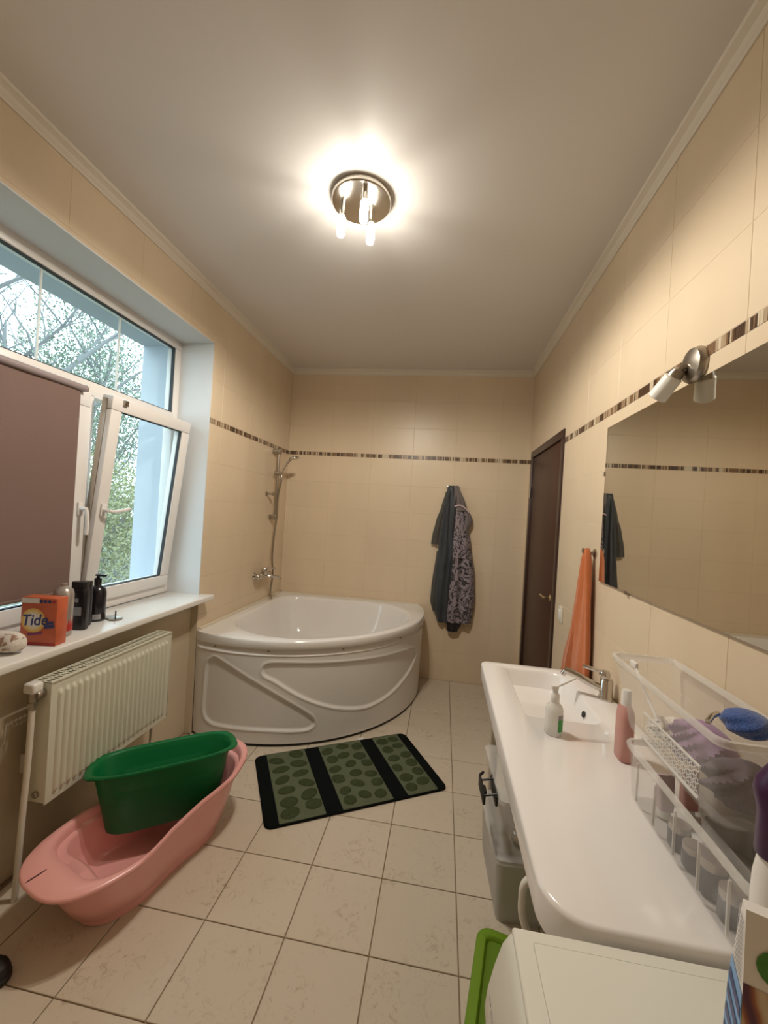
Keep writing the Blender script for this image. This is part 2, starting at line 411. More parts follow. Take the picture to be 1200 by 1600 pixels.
ROWS1 = [0, .29, .565, .84, 1.115, 1.39, 1.665, 1.94, 2.215]; ROWS2 = [2.255, 2.53, 2.805, 3.08, H-.001]
mL = Matrix(((0, 0, 1, XL-T), (1, 0, 0, 0), (0, 1, 0, 0), (0, 0, 0, 1)))
mR = Matrix(((0, 0, -1, XR+T), (1, 0, 0, 0), (0, 1, 0, 0), (0, 0, 0, 1)))
mB = Matrix(((1, 0, 0, 0), (0, 0, -1, YB+T), (0, 1, 0, 0), (0, 0, 0, 1)))
TW = .432
for rows in (ROWS1, ROWS2):
    tiles(wb, 'wall_tile', cuts(XL, XR, -.35, TW), rows, .0016, [], mB, 'tile', ch=.0007)
    tiles(wl, 'wall_tile', cuts(.2, YB, 2.84, TW), rows, .0013, [(WY0, 0, WY1, WZ1)], mL, 'tile', ch=.0006)
    tiles(wr, 'wall_tile', cuts(.2, YB, 2.57, TW), rows, .0018, [(DY0, 0, DY1, DZ)], mR, 'tile', ch=.0007)
tiles(flo, 'floor_tile', cuts(XL, XR, -.1773, .33), cuts(.3, YB, 1.5133, .33), .0045, [], Matrix.Translation((0, 0, -T)), 'floor', ch=.0015)
MB().box((XL-T, YR, 0), (XL, .2, H)).build('tile_field', 'tile', wl, flat=True)
MB().box((XR, YR, 0), (XR+T, .2, H)).build('tile_field', 'tile', wr, flat=True)
MB().box((XL, YR, -T), (XR, .3, 0)).build('tile_field', 'floor', flo, flat=True)

# mosaic border between the tile rows
def mosaic(parent, u0, u1, mtx, seed):
    rn = random.Random(seed); u = u0; b = MB(); run = 0; cur = 0
    while u < u1:
        if run <= 0:
            cur = rn.choice([0, 0, 0, 1, 1, 2, 2, 3]); run = rn.randint(1, 5)
        run -= 1
        w = rn.choice([.008, .008, .011, .014]); e = min(u+w-.0012, u1)
        mi = cur if rn.random() < .6 else rn.choice([0, 1, 1, 2, 3])
        vs = [(u,2.2165,0),(e,2.2165,0),(e,2.2535,0),(u,2.2535,0),(u,2.2165,T+.0006),(e,2.2165,T+.0006),(e,2.2535,T+.0006),(u,2.2535,T+.0006)]
        b.add([mtx @ Vector(v) for v in vs], [(4,5,6,7),(0,1,5,4),(1,2,6,5),(2,3,7,6),(3,0,4,7)], mi); u += w
    o = b.build('mosaic_border', ['mosaic_a', 'mosaic_b', 'mosaic_c', 'mosaic_d'], parent, flat=True, kind='stuff', label='strip of narrow brown and beige mosaic sticks')
mosaic(wb, XL, XR, mB, 1); mosaic(wl, WY1, YB, mL, 2); mosaic(wr, .2, DY0, mR, 3); mosaic(wr, DY1, YB, mR, 5); mosaic(wl, .2, WY0, mL, 4)

# cornice: stepped moulding
def cornice(name, pts_fn, a, b2):
    prof = [(0, -.052), (.007, -.052), (.010, -.040), (.016, -.034), (.022, -.022), (.034, -.014), (.042, -.011), (.046, -.003), (.046, 0)]
    bb = MB(); L = [[pts_fn(t, d, z) for d, z in prof] for t in (a, b2)]
    bb.loft(L, closed=False); return bb.build(name, 'cornice', kind='structure', ang=20)
cornice('trim_1', lambda t, d, z: Vector((XL+d, t, H+z)), YR, YB)
cornice('trim_2', lambda t, d, z: Vector((t, YB-d, H+z)), XL, XR)
cornice('trim_3', lambda t, d, z: Vector((XR-d, t, H+z)), YR, YB)
for i, tr in enumerate(('left', 'back', 'right')): bpy.data.objects['trim_%d' % (i+1)]['label'] = 'cream stepped ceiling cornice along the %s wall' % tr

# ------------------------------------------------------------------ window
win = empty('window_1', (XF, WY0, 1.0), 'white plastic window with narrow top light and tilted right sash', kind='structure')
g = .004
MB().box((XF-.005, WY1-.008, .99), (XL-.0005, WY1+.0, WZ1)).build('window_reveal', 'reveal', win, flat=True)
MB().box((XF-.005, WY0, .99), (XL-.0005, WY0+.008, WZ1)).build('window_reveal', 'reveal', win, flat=True)
MB().box((XF-.005, WY0, WZ1-.008), (XL-.0005, WY1, WZ1)).build('window_reveal', 'reveal', win, flat=True)
for a, c in (((XO-.005, WY1-.006, .9), (XF-.07, WY1+.004, 2.77)), ((XO-.005, WY0-.004, .9), (XF-.07, WY0+.006, 2.77)), ((XO-.005, WY0, 2.76), (XF-.07, WY1, 2.79)), ((XO-.03, WY0, .93), (XF-.07, WY1, .985))):
    MB().box(a, c).build('outer_reveal', 'ext', win, flat=True)
D = .07
def bar(b, y0, z0, y1, z1, x1=XF, d=D, r=.006): b.rbox((x1-d, y0, z0), (x1, y1, z1), r)
b = MB(); bar(b, WY0, 2.722, WY1, WZ1); bar(b, WY0, .99, WY1, 1.045); bar(b, WY0, 1.0455, WY0+.062, 2.7215, d=D-.001); bar(b, WY1-.062, 1.0455, WY1, 2.7215, d=D-.001)
b.build('frame', 'pvc', win)
b = MB(); bar(b, WY0+.05, 2.185, WY1-.05, 2.268); b.build('transom', 'pvc', win)
b = MB(); bar(b, 1.930, 1.03, 1.985, 2.20); b.build('mullion', 'pvc', win)
MB().box((XF-.045, WY0+.05, 2.26), (XF-.02, WY1-.05, 2.73)).build('pane', 'glass', win, flat=True, label='narrow top window pane')
b = MB()
for a, c in (((WY0+.062, 2.716), (WY1-.062, 2.722)), ((WY0+.062, 2.268), (WY1-.062, 2.273)), ((WY1-.068, 2.268), (WY1-.062, 2.722)), ((WY0+.062, 2.268), (WY0+.068, 2.722))):
    b.box((XF-.03, a[0], a[1]), (XF-.008, c[0], c[1]))
b.build('gasket', 'gasket', win, flat=True)
for y in (2.157, 1.678): MB().box((XF-.036, y-.005, 2.27), (XF-.028, y+.005, 2.72)).build('glazing_bar', 'pvc', win, flat=True)
def sash(y0, z0, y1, z1, lean, handle_z, hy, name):
    x1 = XF+.018; piv = Vector((x1, 0, z0))
    R = Matrix.Translation(piv) @ Matrix.Rotation(lean, 4, 'Y') @ Matrix.Translation(-piv)
    w = .076; b = MB()
    for a, c in (((y0, z0), (y1, z0+w)), ((y0, z1-w), (y1, z1)), ((y0, z0+w+.0004), (y0+w, z1-w-.0004)), ((y1-w, z0+w+.0004), (y1, z1-w-.0004))):
        b.rbox((x1-.068, a[0], a[1]), (x1, c[0], c[1]), .007, mtx=R)
    s = b.build(name, 'pvc', win)
    b = MB().box((x1-.045, y0+w-.01, z0+w-.01), (x1-.022, y1-w+.01, z1-w+.01)); b.v = [R @ Vector(v) for v in b.v]; b.build('pane', 'glass', s, flat=True)
    b = MB()
    for a, c in (((y0+w, z0+w), (y1-w, z0+w+.005)), ((y0+w, z1-w-.005), (y1-w, z1-w)), ((y0+w, z0+w), (y0+w+.005, z1-w)), ((y1-w-.005, z0+w), (y1-w, z1-w))):
        b.box((x1-.03, a[0], a[1]), (x1-.010, c[0], c[1]))
    b.v = [R @ Vector(v) for v in b.v]; b.build('gasket', 'gasket', s, flat=True)
    h = MB(); hz = handle_z
    h.rbox((x1, hy-.015, hz-.035), (x1+.012, hy+.015, hz+.035), .004)
    h.cyl((x1, hy, hz), (x1+.045, hy, hz), .011, n=14)
    if lean: h.tube(catmull([(x1+.042, hy, hz), (x1+.05, hy+.03, hz-.002), (x1+.054, hy+.08, hz+.004), (x1+.052, hy+.135, hz+.016)], 6), .010)
    else: h.tube(catmull([(x1+.042, hy, hz), (x1+.05, hy, hz-.03), (x1+.054, hy, hz-.08), (x1+.052, hy, hz-.135)], 6), .010)
    h.v = [R @ Vector(v) for v in h.v]; h.build('handle', 'pvc', s, label='white lever handle turned sideways' if lean else 'white lever handle pointing down')
    if lean:
        k = MB().rbox((x1-.02, y0+.07, z1-.04), (x1+.014, y0+.10, z1-.008), .004); k.v = [R @ Vector(v) for v in k.v]; k.build('hinge_cover', 'nickel', s)
        k = MB().box((x1-.062, y0-.004, z0+.05), (x1-.03, y0+.001, z1-.02)); k.v = [R @ Vector(v) for v in k.v]; k.build('fitting_strip', 'nickel', s)
        # scissor stay holding the tilted sash to the frame
        k = MB().box((XF-.01, y1-.30, z1-.012), (XF+.115, y1-.285, z1-.006)); k.build('stay_arm', 'nickel', s, flat=True)
    return s
sash(WY0+.045, 1.035, 1.950, 2.198, 0, 1.575, 1.912, 'fixed_sash')
sash(1.968, 1.045, 2.655, 2.205, radians(5.6), 1.575, 2.004, 'tilted_sash')

# roller blind on the left sash
XS = XF+.018
rb = empty('roller_blind', (XS+.02, 1.26, 1.147), 'mauve brown fabric roller blind pulled down over the left sash', 'blind')
b = MB(); b.grid(lambda u, v: Vector((XS+.017+.002*sin(u*9), lerp(1.24, 1.862, u), lerp(1.150, 2.195, v))), 24, 12)
n0 = len(b.v); b.grid(lambda u, v: Vector((XS+.0155+.002*sin(u*9), lerp(1.24, 1.862, u), lerp(1.150, 2.195, v))), 24, 12); b.build('fabric', 'blind', rb)
MB().cyl((XS+.022, 1.235, 2.205), (XS+.022, 1.885, 2.205), .017, n=18).build('tube', 'blindtube', rb)
MB().cyl((XS+.018, 1.24, 1.148), (XS+.018, 1.862, 1.148), .008, n=12).build('bottom_bar', 'blind', rb)
MB().rbox((XS, 1.885, 2.190), (XS+.036, 1.893, 2.226), .003).build('bracket', 'nickel', rb)

# window sill
SZ = .990
sl = MB().rbox((XF-.0, WY0-.02, SZ-.036), (XL+.09, 2.735, SZ), .008, 3)
sill = sl.build('window_sill', 'sill', kind='structure', org=(XL, 2, SZ-.036), label='deep white window sill board under the window')
sill.name = 'trim_4'

# ------------------------------------------------------------------ outside
gnd = MB().box((-40, -25, -.9), (XO-.05, 40, -.7)).build('ground', 'grass', kind='structure', flat=True, label='grassy ground outside the window')
def tree(name, base, height, lean, seed, leaves, lm, label, spread, rtrunk, leafz=(.35, 1.05), lsize=.05, levels=4):
    rn = random.Random(seed); t = empty(name, base, label, 'tree', 'trees outside the window')
    b = MB(); tips = []
    def grow(p, d, L, r, lev):
        pts = [p]; q = p.copy(); dd = d.copy()
        for k in range(4):
            dd = (dd + Vector((rn.uniform(-.16, .16), rn.uniform(-.16, .16), rn.uniform(-.04, .10)))).normalized(); q = q+dd*L/4; pts.append(q.copy())
        b.tube(pts, r, 6 if lev < 2 else 4, radii=[r*(1-.12*k) for k in range(5)])
        tips.extend(pts[2:])
        if lev >= levels: return
        for k in range(3 if lev else 5):
            a = pts[rn.randint(2, 4)]; ax = Vector((rn.uniform(-1, 1), rn.uniform(-1, 1), rn.uniform(.1, .9))).normalized()
            grow(a, (dd*.55+ax*.8).normalized(), L*rn.uniform(.5, .72), r*.5, lev+1)
    grow(Vector(base), Vector(lean).normalized(), height*.45, rtrunk, 0)
    b.build('trunk', 'bark', t, ang=60)
    f = MB()
    for k in range(leaves):
        a = rn.choice(tips) if tips else Vector(base)
        c = a + Vector((rn.gauss(0, spread), rn.gauss(0, spread), rn.gauss(0, spread)))
        if c.x > XO-.5: continue
        s = lsize*rn.uniform(.5, 1.3); u = Vector((rn.uniform(-1, 1), rn.uniform(-1, 1), rn.uniform(-1, 1))).normalized(); w = u.orthogonal().normalized()
        f.add([c-u*s, c+w*s*.45, c+u*s, c-w*s*.45], [(0, 1, 2, 3)])
    if leaves: f.build('foliage', lm, t, flat=True, kind='stuff')
    return t
tree('bare_tree', (-7.6, 4.6, -.7), 9.0, (.12, .1, 1), 11, 900, 'leaf', 'leaning grey tree with bare branches outside the window top light', .35, .15, lsize=.03)
tree('leafy_tree', (-8.2, 7.6, -.7), 7.5, (0, .05, 1), 23, 11000, 'leaf', 'tall dull green leafy tree seen through the tilted sash', .40, .10, lsize=.034, levels=3)
tree('leafy_tree', (-9.5, 10.4, -.7), 8.5, (.05, -.05, 1), 31, 10000, 'leaf', 'far green leafy tree beside the outer window reveal', .5, .11, lsize=.042, levels=3)
tree('olive_shrub', (-5.4, 5.4, -.7), 3.0, (0, .1, 1), 41, 9000, 'leaf2', 'low olive green shrub outside below the tilted sash', .3, .03, lsize=.028, levels=3)
tree('olive_shrub', (-6.2, 7.2, -.7), 3.2, (0, -.1, 1), 43, 9000, 'leaf2', 'rounded olive shrub further right outside the window', .35, .03, lsize=.03, levels=3)
tree('leafy_tree', (-12.5, 6.5, -.7), 8.5, (.05, .02, 1), 57, 6000, 'leaf', 'distant hazy green tree behind the bare tree', .6, .11, lsize=.05, levels=3)

# ------------------------------------------------------------------ radiator
RX1, RX0, RY0, RY1, RZ0, RZ1 = -1.545, -1.645, 1.472, 2.225, .358, .870
rad = empty('radiator', (RX0, RY0, RZ0), 'cream ribbed panel radiator mounted under the window sill', 'radiator')
b = MB(); NF = 22
def radf(u, v):
    z = lerp(RZ0+.004, RZ1-.004, v); y = lerp(RY0+.006, RY1-.006, u)
    uu = (u-.03)/.94; d = 0
    if 0 <= uu <= 1:
        ph = (uu*NF) % 1; c = .5-.5*cos(2*pi*ph); c = max(0, min(1, (c-.25)*2))
        e = max(0, min(1, (v-.06)/.025))*max(0, min(1, (.925-v)/.03)); d = c*e*.011
    return Vector((RX1-.0+d-.011, y, z))
vs = [0, .02, .055, .06, .07, .085, .1, .5, .88, .895, .91, .925, .94, .98, 1]
nu = NF*8+12
verts = [radf(i/nu, v) for v in vs for i in range(nu+1)]
b.add(verts, [(j*(nu+1)+i, j*(nu+1)+i+1, (j+1)*(nu+1)+i+1, (j+1)*(nu+1)+i) for j in range(len(vs)-1) for i in range(nu)])
b.build('front_panel', 'rad', rad, ang=50)
b = MB().rbox((RX1-.018, RY0+.004, RZ0), (RX1-.0125, RY1-.004, RZ1-.002), .002); b.build('panel_back', 'rad', rad)
MB().rbox((RX0, RY0+.02, RZ0+.02), (RX0+.012, RY1-.02, RZ1-.03), .004).build('back_panel', 'rad', rad)
for y in (RY0, RY1-.004): MB().rbox((RX0+.004, y, RZ0+.012), (RX1-.008, y+.004, RZ1), .0015).build('side_panel', 'rad', rad)
b = MB()                                                  # top grille with slots
b.box((RX1-.022, RY0, RZ1-.004), (RX1-.006, RY1, RZ1)); b.box((RX0, RY0, RZ1-.004), (RX0+.012, RY1, RZ1)); b.box((RX0+.043, RY0, RZ1-.004), (RX0+.052, RY1, RZ1))
k = RY0
while k < RY1-.008: b.box((RX0+.01, k, RZ1-.004), (RX1-.02, k+.007, RZ1-.0005)); k += .0165
b.build('top_grille', 'rad', rad, flat=True)
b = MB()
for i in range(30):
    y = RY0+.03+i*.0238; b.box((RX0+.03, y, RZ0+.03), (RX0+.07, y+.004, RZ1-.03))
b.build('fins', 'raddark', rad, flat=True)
v = MB().cyl((RX0+.055, RY0, .825), (RX0+.055, RY0-.035, .825), .013).cyl((RX0+.045, RY0-.035, .846), (RX0+.045, RY0-.035, .77), .015, n=18).cyl((RX0+.045, RY0-.035, .80), (RX0+.045, RY0-.035, .785), .02, n=6).build('valve', 'nickel', rad)
MB().lathe([(.008, 0), (.019, .002), (.021, .02), (.018, .032), (.005, .034)], (RX0+.055, RY0-.002, .825), (0, -1, 0), 18).build('union_nut', 'nickel', rad)
MB().rbox((RX0+.018, RY0-.058, .838), (RX0+.072, RY0-.012, .880), .010, 3).build('valve_cap', 'white', rad)
MB().tube(catmull([(RX0+.045, RY0-.035, .77), (RX0+.042, RY0-.036, .55), (RX0+.035, RY0-.040, .3), (RX0+.03, RY0-.045, .0)], 6), .0115, 12).build('pipe', 'pipe', rad)
MB().lathe([(.014, 0), (.014, .008), (.009, .012), (.001, .012)], (RX0+.05, RY0, RZ0+.045), (0, -1, 0), 16).build('drain_plug', 'nickel', rad)
MB().rbox((RX0+.02, RY1-.05, .05), (RX0+.034, RY1-.036, RZ0+.05), .002).build('support_bracket', 'pipe', rad)
MB().rbox((XL-.0535, RY1-.06, RZ0+.08), (RX0+.004, RY1-.03, RZ0+.16), .002).build('wall_bracket', 'pipe', rad)
MB().rbox((XL-.0535, RY0+.05, RZ0+.08), (RX0+.004, RY0+.08, RZ0+.16), .002).build('wall_bracket', 'pipe', rad)

# ------------------------------------------------------------------ corner bathtub
TC = Vector((XL+.004, YB-.004, 0)); RIM = .737
tub = empty('corner_bathtub', (TC.x, TC.y, 0), 'white quarter round corner bathtub with curved moulded apron', 'bathtub')
def rad_at(th): return 1.487+.19*max(0, sin(2*th))**.75
def outer(th, off=0):
    r = rad_at(th)+off*min(1, 6*th+.0, 6*(pi/2-th)+.0) if off < 0 else rad_at(th)+off
    return Vector((TC.x+r*cos(th), TC.y-r*sin(th), 0))
NA = 72
arc = [outer(pi/2*i/NA) for i in range(NA+1)]
Cc = Vector((-1.02, 3.52, 0))
# outline: corner -> along back wall -> arc -> along left wall
OUT = []
for i in range(20): OUT.append(Vector((lerp(TC.x, arc[0].x, i/20), TC.y, 0)))
OUT += arc
for i in range(1, 20): OUT.append(Vector((TC.x, lerp(arc[-1].y, TC.y, i/20), 0)))
N = len(OUT)
def ang(p): return atan2(p.y-Cc.y, p.x-Cc.x)
def ray_out(a):
    d = Vector((cos(a), sin(a), 0)); best = 9
    for i in range(N):
        p, q = OUT[i]-Cc, OUT[(i+1) % N]-Cc; e = q-p; den = d.x*e.y-d.y*e.x
        if abs(den) < 1e-9: continue
        t = (p.x*e.y-p.y*e.x)/den; s_ = (p.x*d.y-p.y*d.x)/den
        if t > 0 and -1e-6 <= s_ <= 1+1e-6: best = min(best, t)
    return best
K = 180
RO = [ray_out(2*pi*k/K) for k in range(K)]
RI = []
for k in range(K):
    a = 2*pi*k/K; front = max(0, cos(a-radians(-45)))
    RI.append(RO[k] - (.085 - .03*front))
cap = .70
RI = [min(r, .80) for r in RI]
for _ in range(60): RI = [min(RI[k], .25*RI[k-1]+.5*RI[k]+.25*RI[(k+1) % K]) for k in range(K)]
for _ in range(8): RI = [.25*RI[k-1]+.5*RI[k]+.25*RI[(k+1) % K] for k in range(K)]
def ri(a):
    x = (a % (2*pi))/(2*pi)*K; i = int(x); return lerp(RI[i % K], RI[(i+1) % K], x-i)
A = [ang(p) for p in OUT]
def inner(s_, z): return [Vector((Cc.x+ri(a)*s_*cos(a), Cc.y+ri(a)*s_*sin(a), z)) for a in A]
def outl(off, z):
    o_ = []
    for i, p in enumerate(OUT):
        d = (p-Cc).normalized(); f = 0
        if 20 <= i <= 20+NA: th = pi/2*(i-20)/NA; f = min(1, 8*th/pi, 8*(pi/2-th)/pi)
        q = p+d*off*f; q.z = z; o_.append(q)
    return o_
loops = [outl(-.03, RIM-.062), outl(.012, RIM-.062), outl(.018, RIM-.056), outl(.018, RIM-.012), outl(.014, RIM-.003), outl(.006, RIM)]
loops += [inner(1.03, RIM-.001), inner(1.0, RIM-.004), inner(.985, RIM-.012), inner(.97, RIM-.03), inner(.95, RIM-.10), inner(.90, RIM-.22), inner(.83, RIM-.33), inner(.74, RIM-.40), inner(.6, RIM-.43), inner(.3, RIM-.44), inner(.02, RIM-.442)]
MB().loft(loops, False, True).build('shell', 'acrylic', tub, ang=50)
# moulded seat and armrest swelling out of the basin walls
def swell(pts, rr, name):
    MB().tube(catmull(pts, 8), .03, 16, radii=None if not rr else [rr[min(int(i*len(rr)/(len(pts)*8)), len(rr)-1)] for i in range((len(pts)-1)*8+1)]).build(name, 'acrylic', tub)
0 and swell([(-1.50, 3.02, RIM-.03), (-1.43, 2.93, RIM-.012), (-1.33, 2.86, RIM-.012), (-1.20, 2.80, RIM-.025)], [.022, .028, .028, .02], 'arm_rest')
0 and swell([(-1.07, 4.05, RIM-.10), (-1.06, 4.03, RIM-.14), (-1.05, 3.98, RIM-.2)], [.02, .03, .04], 'seat_ridge')
# apron with two recessed moulded fields
def in_poly(p, P):
    c = False; j = len(P)-1
    for i in range(len(P)):
        if (P[i][1] > p[1]) != (P[j][1] > p[1]) and p[0] < (P[j][0]-P[i][0])*(p[1]-P[i][1])/(P[j][1]-P[i][1])+P[i][0]: c = not c
        j = i
    return c
def sdist(p, P):
    best = 9
    for i in range(len(P)):
        a = P[i]; q = P[(i+1) % len(P)]; ex, ey = q[0]-a[0], q[1]-a[1]; L = ex*ex+ey*ey or 1e-9
        t = max(0, min(1, ((p[0]-a[0])*ex+(p[1]-a[1])*ey)/L)); dx, dy = p[0]-a[0]-t*ex, p[1]-a[1]-t*ey; best = min(best, dx*dx+dy*dy)
    d = sqrt(best); return d if in_poly(p, P) else -d
# arc length parameter s measured from the left wall end, z height
ss = [0]
rev = arc[::-1]
for i in range(1, NA+1): ss.append(ss[-1]+(rev[i]-rev[i-1]).length)
SL = ss[-1]
def on_arc(s_):
    for i in range(NA):
        if s_ <= ss[i+1]: return rev[i].lerp(rev[i+1], (s_-ss[i])/(ss[i+1]-ss[i])), (rev[i+1]-rev[i]).normalized()
    return rev[-1].copy(), (rev[-1]-rev[-2]).normalized()
PA = [(0.157,.565),(.121,.514),(.113,.364),(.112,.185),(.173,.128),(.275,.121),(.575,.120),(.834,.112),(.902,.136),(.903,.173),(.856,.222),(.706,.318),(.483,.443),(.218,.572)]
PB = [(.542,.548),(.60,.577),(.835,.573),(1.329,.552),(1.669,.535),(1.904,.508),(1.985,.440),(1.879,.351),(1.728,.291),(1.583,.241),(1.397,.205),(1.259,.205),(1.084,.239),(.925,.293),(.774,.367),(.626,.457),(.545,.498)]
FA = [tuple(v)[:2] for v in catmull([(x, z, 0) for x, z in PA], 4, True)]
FB = [tuple(v)[:2] for v in catmull([(x, z, 0) for x, z in PB], 4, True)]
def apron(u, v):
    s_ = u*SL; z = lerp(.022, .682, v); p, t = on_arc(s_); nrm = Vector((t.y, -t.x, 0))
    d = max(sdist((s_, z), FA), sdist((s_, z), FB))
    k = max(0, min(1, (d+.006)/.016)); k = k*k*(3-2*k); off = -.011*k
    off += .005*math.exp(-((d+.010)/.007)**2)                       # raised lip around each field
    off += .006*math.exp(-((z-.634)/.008)**2)                       # ridge under the rim
    if z > .634: off -= .006
    e = min(1, s_/.05, (SL-s_)/.05); q = p+nrm*off*e - nrm*.012*(1-z/.68); q.z = z; return q
MB().grid(apron, 300, 90).build('apron', 'apron', tub, ang=60)
def app(s_, z, o): p, t = on_arc(s_); q = p+Vector((t.y, -t.x, 0))*o; q.z = z; return q
for s_ in (.177, .568, 1.09, 1.65, 2.2):
    MB().cyl(app(s_, .659, -.012), app(s_, .659, -.003), .008, n=12).build('screw_cap', 'nickel', tub)
MB().tube([app(SL*i/60, .012, -.03) for i in range(2, 59)], .012, 8).build('foot_shadow_gap', 'black', tub).name = 'base_shadow_strip'  # black tube standing in for the shade in the gap below the apron
for s_ in (.35, 1.1, 1.9):
    MB().cyl(app(s_, 0, -.10), app(s_, .06, -.10), .025, n=14).build('foot', 'black', tub)
MB().box((TC.x-.002, 2.70, RIM-.004), (TC.x+.022, TC.y, RIM+.016)).build('wall_seal', 'seal', tub, flat=True)
MB().box((TC.x, TC.y-.022, RIM-.004), (-.20, TC.y+.002, RIM+.016)).build('wall_seal', 'seal', tub, flat=True)

# ------------------------------------------------------------------ shower rail and bath mixer on the left wall
SY = 3.80; SX = XL+.055
sh = empty('shower_rail', (XL, SY, 1.5), 'chrome shower rail with hand shower and hose above the bathtub', 'shower')
MB().cyl((SX, SY, 1.52), (SX, SY, 2.20), .014, n=16).build('rail', 'nickel', sh)
for z in (2.185, 1.545):
    MB().rbox((XL, SY-.028, z-.023), (SX+.02, SY+.028, z+.023), .007).build('wall_bracket', 'nickel', sh)
MB().rbox((SX-.028, SY-.03, 1.955), (SX+.05, SY+.03, 1.992), .008).build('slider', 'nickel', sh)
hs = MB(); hp = catmull([(SX+.045, SY-.01, 1.955), (SX+.055, SY-.005, 2.01), (SX+.085, SY+.0, 2.07), (SX+.125, SY+.01, 2.115)], 6)
hs.tube(hp, .011, 12); hs.lathe([(.004, .014), (.02, .012), (.048, .002), (.052, -.008), (.050, -.016), (.001, -.018)], (SX+.15, SY+.012, 2.135), (-.25, 0, 1), 24)
hs.build('hand_shower', 'chrome', sh)
MB().tube(catmull([(SX+.045, SY-.01, 1.955), (SX+.045, SY-.014, 1.90), (SX+.022, SY-.012, 1.75), (SX+.020, SY-.01, 1.55), (SX+.012, SY-.03, 1.35), (SX+.01, SY-.035, 1.15), (SX+.02, SY-.02, .98), (SX+.01, SY-.03, .82), (SX+.03, SY-.035, .752)], 8), .0095, 10).build('hose', 'nickel', sh)
kn = MB().lathe([(.022, 0), (.022, .006), (.008, .01), (.007, .055), (.016, .058), (.017, .075), (.010, .082), (.001, .083)], (XL, SY-.11, 1.765), (1, 0, 0), 20)
kn.build('wall_hook', 'nickel', org=(XL, SY-.11, 1.765), label='small round chrome wall hook left of the shower rail', cat='hook')
mx = empty('bath_mixer', (XL, 3.62, 1.0), 'chrome wall mounted bath mixer tap with lever above the tub', 'tap')
for y in (3.53, 3.70): MB().lathe([(.034, 0), (.034, .006), (.026, .018), (.014, .022), (.014, .05), (.001, .05)], (XL, y, 1.0), (1, 0, 0), 22).build('wall_flange', 'chrome', mx)
MB().cyl((XL+.055, 3.50, 1.0), (XL+.055, 3.74, 1.0), .026, n=22).sphere((XL+.055, 3.50, 1.0), .026, 16, 8).sphere((XL+.055, 3.74, 1.0), .026, 16, 8).build('body', 'chrome', mx)
MB().lathe([(.028, 0), (.031, .02), (.029, .045), (.018, .058), (.001, .060)], (XL+.055, 3.615, 1.016), (.25, 0, 1), 22).tube(catmull([(XL+.06, 3.615, 1.065), (XL+.11, 3.625, 1.075), (XL+.16, 3.635, 1.07)], 6), .008, 10).build('lever', 'chrome', mx)
MB().tube(catmull([(XL+.055, 3.66, .99), (XL+.10, 3.68, .985), (XL+.17, 3.72, .975), (XL+.18, 3.722, .955)], 6), .013, 12).build('spout', 'chrome', mx)

# ------------------------------------------------------------------ ceiling lamp
LC = Vector((-.47, 1.865, H))
lamp = empty('ceiling_lamp', LC, 'round nickel ceiling lamp with three lit glass tubes', 'lamp')
MB().lathe([(.137, 0), (.140, -.006), (.140, -.026), (.136, -.032), (.120, -.034), (.001, -.036)], LC, (0, 0, 1), 48).build('base_disc', 'disc', lamp)
for (x, y) in ((-.56, 1.86), (-.43, 1.92), (-.433, 1.775)):
    MB().cyl((x, y, H-.034), (x, y, H-.085), .012, n=16).build('lamp_holder', 'chrome', lamp)
    gl = MB().lathe([(.0165, -.062), (.019, -.064), (.019, -.1), (.0165, -.1)], (x, y, H), (0, 0, 1), 20).build('glass_collar', 'lampglass', lamp)
    MB().lathe([(.001, -.088), (.014, -.09), (.0185, -.1), (.019, -.17), (.016, -.182), (.001, -.184)], (x, y, H), (0, 0, 1), 20).build('glowing_tube', 'lampglow', lamp)
    ld = bpy.data.lights.new('lamp_light', 'SPOT'); ld.energy = SPOT; ld.color = LAMP_COL; ld.spot_size = radians(178); ld.spot_blend = .35; ld.shadow_soft_size = .02
    lo_ = bpy.data.objects.new('lamp_light', ld); link(lo_, lamp); lo_.location = Vector((x, y, H-.21))-LC

# ------------------------------------------------------------------ door
dr = empty('door_1', (XR, DY0, 0), 'dark brown wooden door with brass lever handle in right wall', kind='structure')
cw = .062
b = MB(); b.rbox((XR-.012, DY0, 0), (XR+.05, DY0+cw, DZ-cw-.0005), .004); b.build('door_casing', 'doorframe', dr)
b = MB(); b.rbox((XR-.012, DY1-cw, 0), (XR+.05, DY1, DZ-cw-.0005), .004); b.build('door_casing', 'doorframe', dr)
b = MB(); b.rbox((XR-.012, DY0, DZ-cw), (XR+.05, DY1, DZ), .004); b.build('door_casing', 'doorframe', dr)
lf = MB().rbox((XR+.004, DY0+cw+.003, .008), (XR+.044, DY1-cw-.003, DZ-cw-.003), .003).build('door_leaf', 'door', dr)
hb = MB().lathe([(.026, 0), (.026, .006), (.018, .010), (.009, .012), (.009, .045), (.001, .046)], (XR+.004, 3.155, 1.10), (-1, 0, 0), 22)
hb.tube(catmull([(XR-.036, 3.155, 1.10), (XR-.045, 3.19, 1.10), (XR-.045, 3.24, 1.104), (XR-.040, 3.28, 1.098)], 6), .009, 12)
M['brass'] = mat('pale_brass', (.78, .66, .42), .2, metal=1)
hb.build('handle', 'brass', lf)
for z in (1.93, .3): MB().cyl((XR-.014, DY1-cw-.002, z-.05), (XR-.014, DY1-cw-.002, z+.05), .008, n=12).build('hinge', 'nickel', dr)

